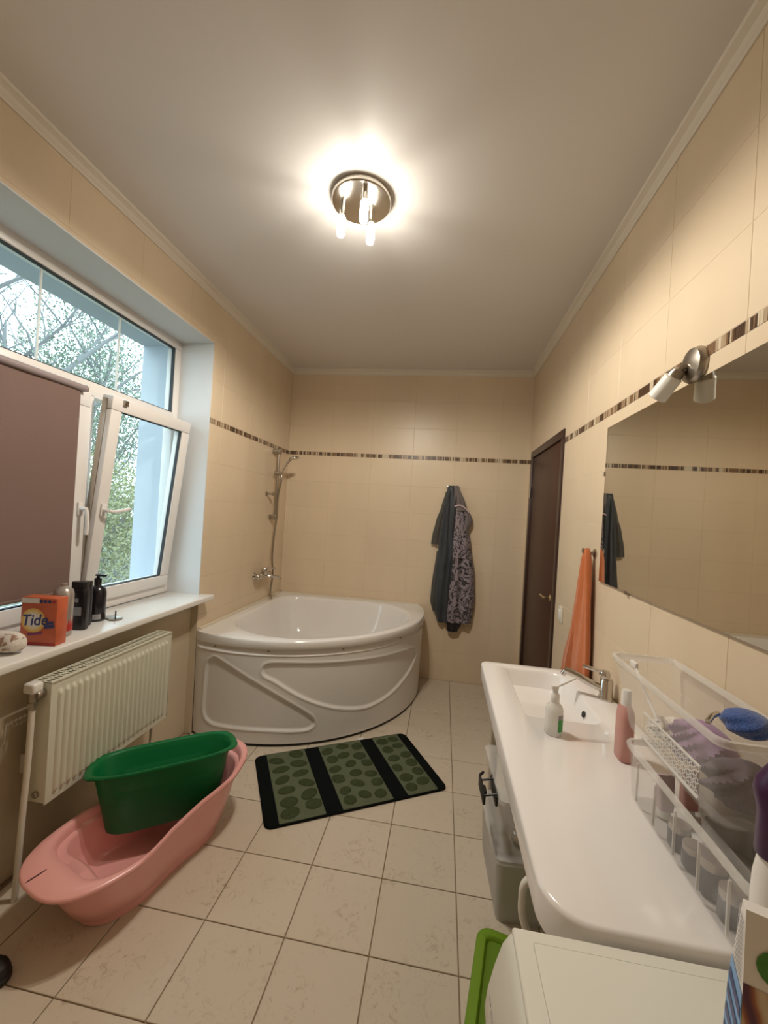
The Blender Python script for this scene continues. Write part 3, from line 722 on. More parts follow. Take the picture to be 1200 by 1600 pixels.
# ------------------------------------------------------------------ right wall things
mi = empty('wall_mirror', (XR, 1.4, 1.372), 'large frameless rectangular mirror above the washbasin counter', 'mirror')
MY0, MY1, MZ0, MZ1 = .45, 2.215, 1.372, 2.152
MB().box((XR-.010, MY0, MZ0), (XR-.0005, MY1, MZ1)).build('backing', 'mirror_edge', mi, flat=True)
MB().box((XR-.0112, MY0+.001, MZ0+.001), (XR-.0102, MY1-.001, MZ1-.001)).build('mirror_glass', 'mirror', mi, flat=True)
for y in (1.9, .8):
    MB().rbox((XR-.014, y-.012, MZ0-.010), (XR-.0005, y+.012, MZ0+.006), .002).build('clip', 'nickel', mi)
MB().rbox((XR-.014, MY1-.004, 1.905), (XR-.0005, MY1+.01, 1.93), .002).build('clip', 'nickel', mi)
sc = empty('wall_spotlight', (XR, 1.50, 2.205), 'unlit nickel wall spotlight with white glass shade above the mirror', 'lamp')
MB().lathe([(.062, 0), (.062, .008), (.055, .024), (.03, .032), (.001, .034)], (XR, 1.497, 2.207), (-1, 0, 0), 32).build('base', 'nickel', sc)
P0, P1, P2 = Vector((XR-.03, 1.497, 2.205)), Vector((XR-.044, 1.500, 2.202)), Vector((XR-.054, 1.505, 2.188))
MB().tube([P0, P1, P2], .009, 12).build('arm', 'nickel', sc)
d = Vector((-.33, .60, -.70)).normalized()
MB().lathe([(.008, -.012), (.02, -.008), (.024, .006), (.024, .022), (.001, .023)], P2, d, 20).build('socket', 'nickel', sc)
MB().lathe([(.001, .016), (.024, .017), (.029, .022), (.031, .098), (.028, .101), (.001, .094)], P2, d, 24).build('shade', 'frost', sc)
sw = empty('light_switch', (XR, 2.852, 1.055), 'small white light switch on the wall between door and orange towel', 'switch')
MB().rbox((XR-.010, 2.812, 1.0), (XR-.0003, 2.892, 1.105), .004).build('plate', 'switch', sw)
MB().rbox((XR-.015, 2.830, 1.022), (XR-.009, 2.874, 1.083), .003).build('rocker', 'white', sw)
hk = empty('towel_hook', (XR, 2.312, 1.503), 'small nickel wall hook holding the orange towel', 'hook')
MB().lathe([(.024, 0), (.024, .006), (.010, .012), (.008, .02), (.001, .02)], (XR, 2.312, 1.503), (-1, 0, 0), 20).build('plate', 'nickel', hk)
MB().tube(catmull([(XR-.015, 2.312, 1.503), (XR-.05, 2.314, 1.497), (XR-.062, 2.316, 1.512), (XR-.06, 2.317, 1.528)], 5), .006, 10).build('prong', 'nickel', hk)
# orange towel: a hanging drape with folds (closed sheet)
def drape(b, zs, L, R, cx, depth, folds, amp, ph=0, n=56, mi=0, mtxfn=None):
    loops = []
    for z in zs:
        l_, r_ = interp(L, z), interp(R, z); dp = interp(depth, z); am = interp(amp, z)
        loop = []
        for i in range(n):
            a = 2*pi*i/n; c, s_ = cos(a), sin(a)
            x = .5*(l_+r_) + .5*(r_-l_)*math.copysign(abs(c)**.8, c)
            q_ = (x-l_)/max(r_-l_, 1e-4); fr = .7*sin(folds*q_*2*pi + ph + .9*sin(z*3.1+ph)) + .45*sin(folds*1.7*q_*2*pi + 2*ph + 1.3 + .7*sin(z*4.7))
            y = math.copysign(abs(s_)**.7, s_)*dp + am*fr*(.35+.65*abs(s_))
            loop.append((x, y, z))
        loops.append([Vector(q) if not mtxfn else mtxfn(*q) for q in loop])
    b.loft(loops, True, True, mi); return b
zs = [1.508-.045*i for i in range(24)]
zs = [1.53, 1.522] + [1.51-.04*i for i in range(23)]
def tw(x, y, z): return Vector((min(XR-.004, XR-.042+y*.9 - (0 if z > 1.4 else .0)), x, z))
b = drape(MB(), zs, [(.6, 2.225), (1.0, 2.24), (1.3, 2.262), (1.5, 2.29), (1.535, 2.305)], [(.6, 2.66), (.85, 2.58), (1.1, 2.47), (1.3, 2.39), (1.45, 2.345), (1.5, 2.332), (1.535, 2.318)],
          0, [(.6, .030), (1.2, .026), (1.5, .022), (1.535, .008)], 2.6, [(.6, .024), (1.2, .017), (1.45, .007), (1.535, 0)], mtxfn=tw)
b.build('orange_towel', 'towel', org=(XR-.05, 2.4, .62), label='orange terry towel hanging in folds from a hook beside the mirror', cat='towel')

# bathrobes on the back wall
def robe_xf(y0): return lambda x, y, z: Vector((x, min(YB-.004, y0+y), z))
hk2 = empty('robe_hook', (.07, YB, 1.95), 'small chrome wall hook carrying the two bathrobes', 'hook')
MB().rbox((.01, YB-.008, 1.925), (.14, YB-.0005, 1.965), .003).build('plate', 'chrome', hk2)
for x in (.035, .075, .115): MB().tube(catmull([(x, YB-.008, 1.945), (x, YB-.04, 1.94), (x, YB-.05, 1.965)], 5), .005, 8).build('prong', 'chrome', hk2)
rb1 = empty('slate_bathrobe', (-.02, YB-.05, .6), 'dark slate blue silky bathrobe hanging on the left of the hook', 'bathrobe')
zs = [1.962, 1.955] + [1.94-.0335*i for i in range(41)]
b = drape(MB(), zs, [(.58, .0), (.70, -.035), (.865, -.055), (1.1, -.05), (1.35, -.035), (1.6, -.01), (1.8, .0), (1.96, .025)], [(.58, .12), (.9, .13), (1.3, .14), (1.7, .12), (1.96, .085)], 0,
          [(.58, .035), (1.2, .036), (1.7, .03), (1.94, .02), (1.962, .006)], 2.3, [(.58, .018), (1.2, .016), (1.8, .008), (1.96, 0)], mtxfn=robe_xf(YB-.045))
b.build('body', 'navy', rb1)
b = drape(MB(), [1.90-.028*i for i in range(20)], [(1.36, -.112), (1.45, -.105), (1.6, -.075), (1.75, -.03), (1.9, .005)], [(1.36, .0), (1.6, .02), (1.9, .05)], 0, [(1.36, .026), (1.8, .022), (1.9, .012)], 1.6, [(1.36, .008), (1.9, .002)], 1, mtxfn=robe_xf(YB-.032))
b.build('sleeve', 'greyfab', rb1, label='grey green sleeve')
b = drape(MB(), [1.30-.03*i for i in range(21)], [(.68, -.05), (.8, -.085), (.95, -.082), (1.3, -.05)], [(.68, .0), (1.3, .03)], 0, [(.68, .018), (1.3, .012)], 1.6, [(.68, .006), (1.3, .002)], 2, mtxfn=robe_xf(YB-.028))
b.build('lining', 'greyfab', rb1, label='grey lining panel')
MB().tube(catmull([(.115, YB-.088, 1.90), (.108, YB-.095, 1.7), (.1, YB-.09, 1.5), (.112, YB-.092, 1.36)], 6), .010, 8).build('belt', 'darkhem', rb1)
rb2 = empty('patterned_bathrobe', (.2, YB-.07, .6), 'lilac grey bathrobe with dark swirl pattern hanging on the right', 'bathrobe')
zs = [1.962, 1.955] + [1.94-.034*i for i in range(40)]
b = drape(MB(), zs, [(.60, .085), (.88, .092), (1.2, .110), (1.4, .105), (1.7, .095), (1.96, .085)], [(.60, .325), (.84, .347), (1.09, .330), (1.4, .275), (1.55, .245), (1.65, .255), (1.8, .20), (1.96, .125)], 0,
          [(.6, .042), (1.2, .042), (1.7, .034), (1.94, .02), (1.962, .006)], 2.0, [(.6, .018), (1.2, .015), (1.8, .007), (1.96, 0)], 2.2, mtxfn=robe_xf(YB-.062))
b.build('body', 'robe', rb2)
M['robeplain'] = mat('grey_collar_fabric', (.15, .125, .12), .8, sheen=.2, var=.15, vscale=25)
b = drape(MB(), [1.955-.02*i for i in range(13)], [(1.70, .103), (1.96, .085)], [(1.70, .225), (1.8, .2), (1.96, .13)], 0, [(1.7, .048), (1.9, .034), (1.955, .012)], 1.6, [(1.7, .004), (1.9, .002)], .5, mtxfn=robe_xf(YB-.066))
b.build('collar', 'robeplain', rb2, label='plain grey collar')
MB().tube(catmull([(.10, YB-.118, 1.755), (.15, YB-.122, 1.768), (.20, YB-.118, 1.745), (.245, YB-.10, 1.70)], 6), .008, 8).build('piping', 'pinkish', rb2)
b = drape(MB(), [1.74-.022*i for i in range(11)], [(1.52, .19), (1.6, .185), (1.74, .18)], [(1.52, .245), (1.6, .278), (1.66, .275), (1.74, .22)], 0, [(1.52, .03), (1.6, .042), (1.74, .025)], 1.6, [(1.52, .004), (1.74, .003)], mtxfn=robe_xf(YB-.062))
b.build('hood_fold', 'robeplain', rb2, label='grey folded edge')
b = drape(MB(), [1.68-.025*i for i in range(18)], [(1.255, .112), (1.4, .105), (1.68, .11)], [(1.255, .262), (1.4, .25), (1.68, .2)], 0, [(1.255, .034), (1.4, .034), (1.68, .02)], 1.6, [(1.255, .005), (1.68, .003)], 1.3, mtxfn=robe_xf(YB-.088))
b.build('sleeve', 'robe', rb2)
b = drape(MB(), [.62-.02*i for i in range(6)], [(.52, .10), (.62, .09)], [(.52, .20), (.62, .24)], 0, [(.52, .03), (.62, .035)], 1.6, [(.52, .006), (.62, .006)], mtxfn=robe_xf(YB-.055))
b.build('hem', 'darkhem', rb2, label='black satin hem')

# ------------------------------------------------------------------ washbasin counter
CX0, CX1, CY0, CY1, CZ, CT = .246, XR-.002, .842, 2.292, .880, .085
ct = empty('washbasin_counter', (CX0, CY0, 0), 'long white ceramic counter with moulded rectangular basin on steel legs', 'washbasin')
def outc(z, ins=0, n=10): return rrect(CX0+ins, CY0+ins, CX1-ins, CY1-ins, 0, z, n, rs=(.17, .035, .10, .006))
def inc(ins, z, n=10): return rrect(.365+ins, 1.695+ins, .668-ins*.8, 2.235-ins, 0, z, n, rs=(.11, .03, .03, .05))
loops = [outc(CZ-CT, .012), outc(CZ-CT+.006, .002), outc(CZ-.010), outc(CZ-.003, .003), outc(CZ, .009), inc(0, CZ), inc(.004, CZ-.003), inc(.010, CZ-.015), inc(.026, CZ-.085), inc(.045, CZ-.115), inc(.09, CZ-.124), inc(.14, CZ-.126)]
MB().loft(loops, False, True).build('slab', 'ceramic', ct, ang=45)
MB().loft([outc(CZ-CT, .012), outc(CZ-CT+.002, .03)], False, True).build('underside', 'ceramic', ct)
MB().rbox((.40, 1.74, .72), (.64, 2.19, CZ-.1262), .02).build('bowl_underside', 'ceramic', ct)
MB().lathe([(.001, .004), (.013, .004), (.014, 0), (.001, 0)], (.650, 1.885, CZ-.048), (-1, 0, .25), 18).build('overflow_hole', 'black', ct)
MB().lathe([(.001, 0), (.022, 0), (.024, .003), (.001, .004)], (.52, 1.95, CZ-.126), (0, 0, 1), 20).build('drain', 'chrome', ct)
M['leg'] = mat('satin_steel_leg', (.50, .45, .36), .35, metal=.6)
for x, y in ((.335, 2.225), (.335, .95), (.74, 2.2), (.74, .95)):
    MB().rbox((x-.018, y-.018, 0), (x+.018, y+.018, CZ-CT), .003).build('leg', 'leg', ct)

# basin tap
tp = empty('basin_tap', (.762, 1.955, CZ), 'chrome single lever basin mixer tap on the counter', 'tap')
MB().lathe([(.030, 0), (.031, .012), (.028, .018), (.027, .085), (.023, .092), (.001, .094)], (.762, 1.955, CZ), (0, 0, 1), 24).build('body', 'chrome', tp)
MB().tube(catmull([(.752, 1.955, CZ+.045), (.70, 1.965, CZ+.062), (.64, 1.985, CZ+.085), (.595, 2.0, CZ+.098)], 6), .016, 14, radii=None).cyl((.600, 1.998, CZ+.094), (.588, 2.002, CZ+.075), .013, .012, 14).build('spout', 'chrome', tp)
MB().lathe([(.001, .100), (.022, .099), (.024, .112), (.018, .126), (.001, .129)], (.762, 1.955, CZ), (-.08, 0, 1), 22).tube(catmull([(.762, 1.955, CZ+.116), (.70, 1.962, CZ+.128), (.665, 1.97, CZ+.134)], 5), .008, 10).build('lever', 'chrome', tp)

# throat spray bottle
sp = empty('spray_bottle', (.445, 1.585, CZ), 'small white spray bottle with long nozzle and green label on the counter', 'bottle')
MB().lathe([(.001, 0), (.028, 0), (.031, .004), (.031, .088), (.027, .102), (.014, .116), (.013, .126), (.001, .126)], (.445, 1.585, CZ), (0, 0, 1), 26).build('body', 'clearwhite', sp)
MB().lathe([(.014, .116), (.0155, .118), (.0155, .142), (.010, .150), (.008, .170), (.001, .171)], (.445, 1.585, CZ), (0, 0, 1), 18).build('pump', 'white', sp)
MB().tube([(.440, 1.585, CZ+.168), (.46, 1.588, CZ+.176), (.516, 1.60, CZ+.204)], .0042, 10).rbox((.430, 1.577, CZ+.160), (.455, 1.593, CZ+.176), .004).build('nozzle', 'white', sp)
b = MB(); b.grid(lambda u, v: Vector((.445+.0316*cos(lerp(-1.35, -.55, u)), 1.585+.0316*sin(lerp(-1.35, -.55, u)), CZ+lerp(.018, .062, v))), 8, 2); b.build('label', 'green_label', sp)
b = MB(); b.grid(lambda u, v: Vector((.445+.0316*cos(lerp(-1.35, -.55, u)), 1.585+.0316*sin(lerp(-1.35, -.55, u)), CZ+lerp(.063, .078, v))), 8, 2); b.build('label_band', 'greyprint', sp)
# pink bottle behind the boxes
pk = empty('pink_bottle', (.640, 1.475, CZ), 'pink shampoo bottle with white cap beside the clear boxes', 'bottle')
MB().loft([rrect(.640-.022*s_, 1.475-.034*s_, .640+.022*s_, 1.475+.034*s_, .018*s_, CZ+z, 5) for s_, z in ((.9, 0), (1, .006), (1, .14), (.9, .165), (.6, .18))], True, True).build('body', 'pinkbottle', pk)
MB().lathe([(.013, .178), (.016, .18), (.015, .225), (.012, .23), (.001, .23)], (.640, 1.475, CZ), (0, 0, 1), 18).build('cap', 'white', pk)

# clear boxes on the counter
def clear_box(name, x0, x1, y0, y1, z0, z1, flare, label, m='clear', rm='clear_rim', group=None, ribs=True):
    t = empty(name, ((x0+x1)/2, (y0+y1)/2, z0), label, 'box', group)
    R_ = .03; th = .0025
    def L(ins, z, f): return rrect(x0-f*flare[0]+ins, y0-f*flare[2]+ins, x1+f*flare[1]-ins, y1+f*flare[3]-ins, R_, z, 6)
    loops = [L(.012, z0, 0), L(.003, z0+.004, .02), L(0, z0+.015, .08), L(0, z1-.018, .9)]
    inn = [L(th, z1-.018, .9), L(th, z0+.015, .08), L(.006, z0+.006, .03), L(.014, z0+.003, 0)]
    MB().loft(loops+inn, True, True).build('walls', m, t, ang=50)
    MB().loft([L(0, z1-.018, .9), L(-.004, z1-.016, .92), L(-.006, z1-.004, 1), L(-.004, z1, 1), L(.004, z1, 1), L(.004, z1-.016, .95), L(0, z1-.018, .9)]).build('rim', rm, t, ang=50)
    if ribs:
        for k in range(5):
            y = lerp(y0+.06, y1-.06, k/4)
            MB().box((x0-.006, y-.002, z0+.02), (x0-.001, y+.002, z1-.03)).build('rib', rm, t, flat=True)
    return t
lb = clear_box('clear_storage_box', .575, .775, .80, 1.285, CZ+.001, 1.032, (.004, .004, .004, .02), 'lower clear plastic storage box of jars standing on the counter')
ub = clear_box('clear_storage_box', .598, .776, .945, 1.365, 1.036, 1.225, (.006, .008, .008, .13), 'upper open clear plastic box of cloths stacked on another box', ribs=False)
# contents, upper box
def blob(name, c, r, m, label, cat, seed, lump=.19, n=44):
    rn = random.Random(seed); phs = [(rn.uniform(2, 5), rn.uniform(2, 6), rn.uniform(0, 6)) for _ in range(4)] + ([(rn.uniform(6, 9), 0, rn.uniform(0, 6)) for _ in range(3)] if lump > .1 else [])
    b = MB(); loops = []
    for j in range(25):
        t = pi*j/24; lp = []
        for i in range(n):
            a = 2*pi*i/n; d = 1+lump*sum(sin(p*t*1.3+q*0+round(p)*a+f)*.4 for p, q, f in phs)*sin(t)
            lp.append(Vector((c[0]+max(sin(t), 1e-4)*cos(a)*r[0]*d, c[1]+max(sin(t), 1e-4)*sin(a)*r[1]*d, c[2]+cos(t)*r[2]*(1+.3*lump*sin(3*a)*sin(t)))))
        loops.append(lp)
    return b.loft(loops, True, True).build(name, m, org=(c[0], c[1], c[2]-r[2]), label=label, cat=cat)
blob('lilac_cloth', (.690, 1.168, 1.105), (.068, .062, .058), 'lilac', 'crumpled lilac cloth inside the upper clear box', 'cloth', 3)
blob('grey_cloth', (.690, 1.022, 1.095), (.070, .058, .052), 'greycloth', 'dark grey violet cloth at the near end of the upper box', 'cloth', 5)
blob('white_cloth', (.690, 1.292, 1.075), (.060, .048, .034), 'towelroll', 'small white cloth at the far end of the upper box', 'cloth', 8)
blob('blue_scrunchie', (.720, 1.06, 1.216), (.048, .048, .030), 'bluefuzz', 'fluffy blue terry scrunchie on top of the upper box', 'scrunchie', 9, .06)
pt = empty('perforated_tray', (.612, 1.15, 1.045), 'white perforated plastic tray leaning inside the upper box', 'tray')
b = MB()
for r_ in range(5):
    for c_ in range(14):
        y = 1.04+c_*.017+(.0085 if r_ % 2 else 0); z = 1.052+r_*.014
        b.add([(.611, y+.0085*cos(k*pi/3), z+.0085*sin(k*pi/3)) for k in range(6)]+[(.611, y+.0052*cos(k*pi/3), z+.0052*sin(k*pi/3)) for k in range(6)], [(k, (k+1) % 6, 6+(k+1) % 6, 6+k) for k in range(6)])
b.build('mesh_side', 'white', pt, flat=True, kind='stuff')
MB().tube([(.611, 1.03, 1.045), (.611, 1.29, 1.045)], .004, 8).tube([(.611, 1.03, 1.117), (.611, 1.29, 1.117)], .003, 8).build('tray_edge', 'white', pt)
MB().tube([(.626, 1.395, 1.215), (.622, 1.31, 1.165), (.620, 1.235, 1.12)], .004, 8).rbox((.621, 1.385, 1.208), (.631, 1.425, 1.228), .003).build('toothbrush', 'white', org=(.62, 1.24, 1.115), label='white toothbrush handle leaning in the upper clear box', cat='toothbrush')
MB().tube([(.606, 1.005, 1.233), (.628, 1.03, 1.236), (.655, 1.055, 1.234)], .006, 10).build('tweezers', 'chrome', org=(.68, 1.06, 1.24), label='shiny metal tweezers lying on the upper box rim', cat='tweezers')
# contents, lower box
for i, (x, y, r_, h_, m_) in enumerate(((.612, .85, .026, .07, 'jar'), (.612, .91, .024, .06, 'jar'), (.612, .97, .026, .075, 'jar'), (.612, 1.035, .024, .05, 'jar'), (.612, 1.095, .024, .055, 'jar'))):
    j = empty('cosmetic_jar', (x, y, CZ+.006), ['dark grey cosmetic jar nearest the camera in the lower box', 'second grey cosmetic jar from the near end of the lower box', 'tall grey cosmetic jar in the middle of the lower box', 'fourth grey cosmetic jar from the near end of the lower box', 'grey cosmetic jar at the far end of the jar row'][i], 'jar', 'jars in the lower clear box')
    MB().lathe([(.001, 0), (r_*.92, 0), (r_, .004), (r_, h_*.7), (r_*.9, h_*.74), (.001, h_*.75)], (x, y, CZ+.006), (0, 0, 1), 22).build('body', m_, j)
    MB().lathe([(.001, h_*.74), (r_*.95, h_*.74), (r_*.95, h_), (.001, h_*1.01)], (x, y, CZ+.006), (0, 0, 1), 22).build('lid', 'silver', j)
MB().loft([rrect(.66, .84, .765, 1.10, .02, CZ+.006, 5), rrect(.655, .835, .77, 1.105, .02, CZ+.09, 5), rrect(.66, .84, .765, 1.10, .02, CZ+.088, 5), rrect(.665, .845, .76, 1.095, .02, CZ+.012, 5)], True, True).build('white_tray', 'milky', org=(.71, .92, CZ+.006), label='white plastic organiser tray in the lower box', cat='tray')
for i, (x, y, h_) in enumerate(((.63, 1.20, .11), (.70, 1.22, .12))):
    t = empty('cosmetic_tube', (x, y, CZ+.006), ['pink cosmetic tube at the far end of the lower box', 'reddish cosmetic tube by the wall in the lower box'][i], 'tube', 'cosmetic tubes in the lower box')
    MB().loft([rrect(x-.018*a, y-.018*c, x+.018*a, y+.018*c, .008*min(a, c), CZ+.006+z, 4) for a, c, z in ((1, 1, .022), (1, 1, .03), (1.1, .6, h_*.8), (1.2, .15, h_))], True, True).build('body', ['pinkish', 'pinkbottle'][i], t)
    MB().lathe([(.001, 0), (.015, 0), (.016, .02), (.001, .022)], (x, y, CZ+.006), (0, 0, 1), 16).build('cap', 'white', t)

# ------------------------------------------------------------------ washing machine
ws = empty('washing_machine', (.5, .5, 0), 'white front loading washing machine at the end of the counter', 'washing machine')
WYa, WYb, WZt = .225, .828, .856
prof = [(.185, WZt), (.176, WZt-.006), (.163, .83), (.150, .785), (.140, .74), (.136, .70), (.140, .68), (.142, .10), (.16, .02), (.70, .02), (.70, WZt)]
L = [[Vector((x, y, z)) for x, z in prof] for y in (WYa, WYb)]
MB().loft(L, True, True).build('body', 'washer', ws, ang=30)
MB().rbox((.178, WYa-.002, WZt-.004), (.715, WYb+.002, WZt+.010), .006, 3).build('top_rim', 'washer', ws)
MB().rbox((.212, WYa+.02, WZt+.008), (.70, WYb-.025, WZt+.0135), .004, 2).build('top_panel', 'washer', ws)
dn = MB().lathe([(.15, 0), (.155, .012), (.14, .022), (.115, .026), (.10, .02)], (.142, .525, .40), (-1, 0, 0), 40).build('door_ring', 'white', ws)
MB().lathe([(.11, .016), (.09, .01), (.05, .024), (.001, .03)], (.142, .525, .40), (-1, 0, 0), 32).build('door_glass', 'blackbottle2', ws)
MB().lathe([(.03, 0), (.028, .018), (.001, .019)], (.146, .40, .765), (-1, 0, .25), 24).build('knob', 'white', ws)
for k in range(4):
    MB().rbox((.1325, .76-.026*k, .715), (.1385, .775-.026*k, .728), .0015).build('button', 'greyprint', ws)
for k, y in enumerate((.80, .775, .745)): MB().box((.1405, y-.009, .742), (.1435, y+.009, .7475)).build('panel_marking', 'greyprint', ws, flat=True)
for x in (.2, .66):
    for y in (WYa+.05, WYb-.05): MB().cyl((x, y, 0), (x, y, .025), .022, n=14).build('foot', 'black', ws)
MB().tube(catmull([(.40, 1.08, .40), (.30, 1.08, .56), (.262, 1.085, .64), (.256, 1.09, .69), (.268, 1.095, .735), (.34, 1.10, .765)], 8), .010, 12).build('drain_hose', 'hose', org=(.36, .9, .3), label='white drain hose looping under the counter front edge', cat='hose')
bpy.data.objects['drain_hose'].parent = ws; bpy.data.objects['drain_hose'].location -= ws.location
for k_ in ('label', 'category'): del bpy.data.objects['drain_hose'][k_]

# detergent pouch and bottle standing on the washing machine
po = empty('detergent_pouch', (.55, .60, WZt+.0135), 'detergent pouch with blue striped side standing on the washing machine', 'pouch')
PZ = WZt+.0140
def pouch(u, v, f):                                       # u round, v up
    return None
hw, hd = .085, .040
rotp = Matrix.Translation((.531, .632, PZ)) @ Matrix.Rotation(radians(-23), 4, 'Z')
def pl(z): t = z/.252; return [rotp @ Vector((x*(1-.10*t), y*(1-.75*max(0, t-.45)/.55), z)) for x, y in ((-hw, -hd), (hw, -hd), (hw, hd), (-hw, hd))]
def pquad(b, face, u0, v0, u1, v1, mi=0, nv=8, off=.0008):
    for k in range(nv):
        za, zb = lerp(v0, v1, k/nv), lerp(v0, v1, (k+1)/nv)
        A_, B_ = pl(za), pl(zb); i, j = face
        q = [A_[i].lerp(A_[j], u0), A_[i].lerp(A_[j], u1), B_[i].lerp(B_[j], u1), B_[i].lerp(B_[j], u0)]
        nn = (q[1]-q[0]).cross(q[3]-q[0]).normalized()*off
        b.add([p+nn for p in q], [(0, 1, 2, 3)], mi)
b = MB().loft([pl(.252*k/12) for k in range(13)], True, True); b.build('body', 'whiteprint', po, ang=25)
b = MB(); pquad(b, (3, 0), 0, .0, 1, .150, 0); b.build('side_print', 'skyblue', po, flat=True)
for k in range(5):
    b = MB(); pquad(b, (3, 0), .05, .005+.028*k, .95, .019+.028*k, 0, 2, .0016); b.build('side_stripe', 'blueprint', po, flat=True)
b = MB()
for k in range(14): pquad(b, (3, 0), .12, .158+.0056*k, .9, .160+.0056*k, 0, 1, .0016)
b.build('small_print', 'greyprint', po, flat=True, kind='stuff')
b = MB(); pquad(b, (0, 1), 0, .0, 1, .165, 0); b.build('front_print', 'swirl', po, flat=True)
b = MB(); A_ = pl(.2); cen = pl(.195)[0].lerp(pl(.195)[1], .32); ux = (pl(.2)[1]-pl(.2)[0]).normalized(); uz = (pl(.24)[0]-pl(.2)[0]).normalized(); nn = ux.cross(uz)
b.add([cen+nn*.0015+ux*.038*cos(k*pi/10)+uz*.026*sin(k*pi/10) for k in range(20)], [tuple(range(20))]); b.build('leaf_mark', 'leafgreen', po, flat=True)
so = empty('softener_bottle', (.574, .748, PZ), 'white bottle with dark purple cap behind the striped pouch', 'bottle')
def sb(a, z, hx=.040, hy=.028): return rrect(.574-hx*a, .748-hy*a, .574+hx*a, .748+hy*a, .024*a, PZ+z, 6)
MB().loft([sb(a, z) for a, z in ((.9, 0), (1, .01), (1, .19), (.96, .23), (.86, .255), (.82, .272))], True, True).build('body', 'white', so)
MB().loft([sb(a, z, .038, .026) for a, z in ((1.02, .266), (1.04, .27), (1, .335), (1.18, .367), (1.1, .385), (.55, .42), (.4, .428))], True, True).build('cap', 'purple', so)
MB().rbox((.562, .7188, PZ+.19), (.605, .7199, PZ+.245), .0004, 1).build('red_print', 'red', so)

# ------------------------------------------------------------------ under the counter
def crate(name, loc, size, rotz, label, clips, m):
    t = empty(name, loc, label, 'box', rot=(0, 0, rotz)); w, d_, h_ = size
    def L(i, z, f=0): return rrect(-w/2-f+i, -d_/2-f+i, w/2+f-i, d_/2+f-i, .03, z, 6)
    MB().loft([L(.012, 0), L(.002, .005), L(0, .02), L(0, h_-.02, .012), L(.003, h_-.02, .012), L(.003, .02), L(.012, .006)], True, True).build('walls', m, t, ang=50)
    MB().loft([L(0, h_-.02, .012), L(0, h_-.018, .02), L(0, h_, .02), L(.01, h_+.004, .02), L(.03, h_+.002, .02)], False, True).build('lid', 'clear_rim', t, ang=50)
    if clips:
        for k, (dx, dy) in enumerate(clips):
            x = -w/2-dx; z = h_-.03; b = MB()
            b.rbox((x-.006, dy-.065, z-.022), (x+.006, dy+.065, z+.020), .004)
            b.tube(catmull([(x, dy+.060, z), (x+.004, dy+.085, z+.010), (x+.014, dy+.092, z+.016), (x+.020, dy+.105, z+.012)], 5), .006, 8)
            b.rbox((x+.002, dy-.025, z-.010), (x+.018, dy+.020, z+.012), .005)
            b.tube([(x+.004, dy-.05, z+.01), (-w/2-.010, dy-.05, h_-.006)], .0045, 8); b.tube([(x+.004, dy+.05, z+.01), (-w/2-.010, dy+.05, h_-.006)], .0045, 8)
            b.build('clip', 'blackclip', t)
    return t
crate('milky_storage_box', (.478, 1.95, 0), (.36, .40, .27), radians(3), 'milky plastic storage box on the floor under the counter', None, 'milky')
crate('clear_lidded_box', (.472, 1.925, .277), (.34, .38, .24), radians(3), 'clear lidded box with black clips on top of the milky box', ((.075, -.10), (.024, -.10)), 'clear')
blob('brown_ball', (.40, 1.82, .31), (.035, .035, .03), M['brass'] and 'silver', 'small shiny brown ball inside the clear lidded box', 'ball', 4, .02)
gd = empty('lime_lid', (.335, 1.425, 0), 'lime green plastic box lid lying on the floor by the washing machine', 'lid', rot=(0, 0, radians(-12)))
def LL(i, z): return rrect(-.15+i, -.24+i, .15-i, .24-i, .05-min(i, .03), z, 8)
MB().loft([LL(0, 0), LL(-.004, .006), LL(-.004, .026), LL(.004, .034), LL(.030, .034), LL(.036, .026), LL(.037, .018)], True, False).build('rim', 'lime', gd, ang=50)
MB().loft([LL(.036, .004), LL(.036, .019), LL(.05, .018)], True, True).build('panel', 'limedeep', gd, ang=50)
MB().rbox((.02, .04, .018), (.05, .06, .024), .002).build('latch_hole', 'black', gd)

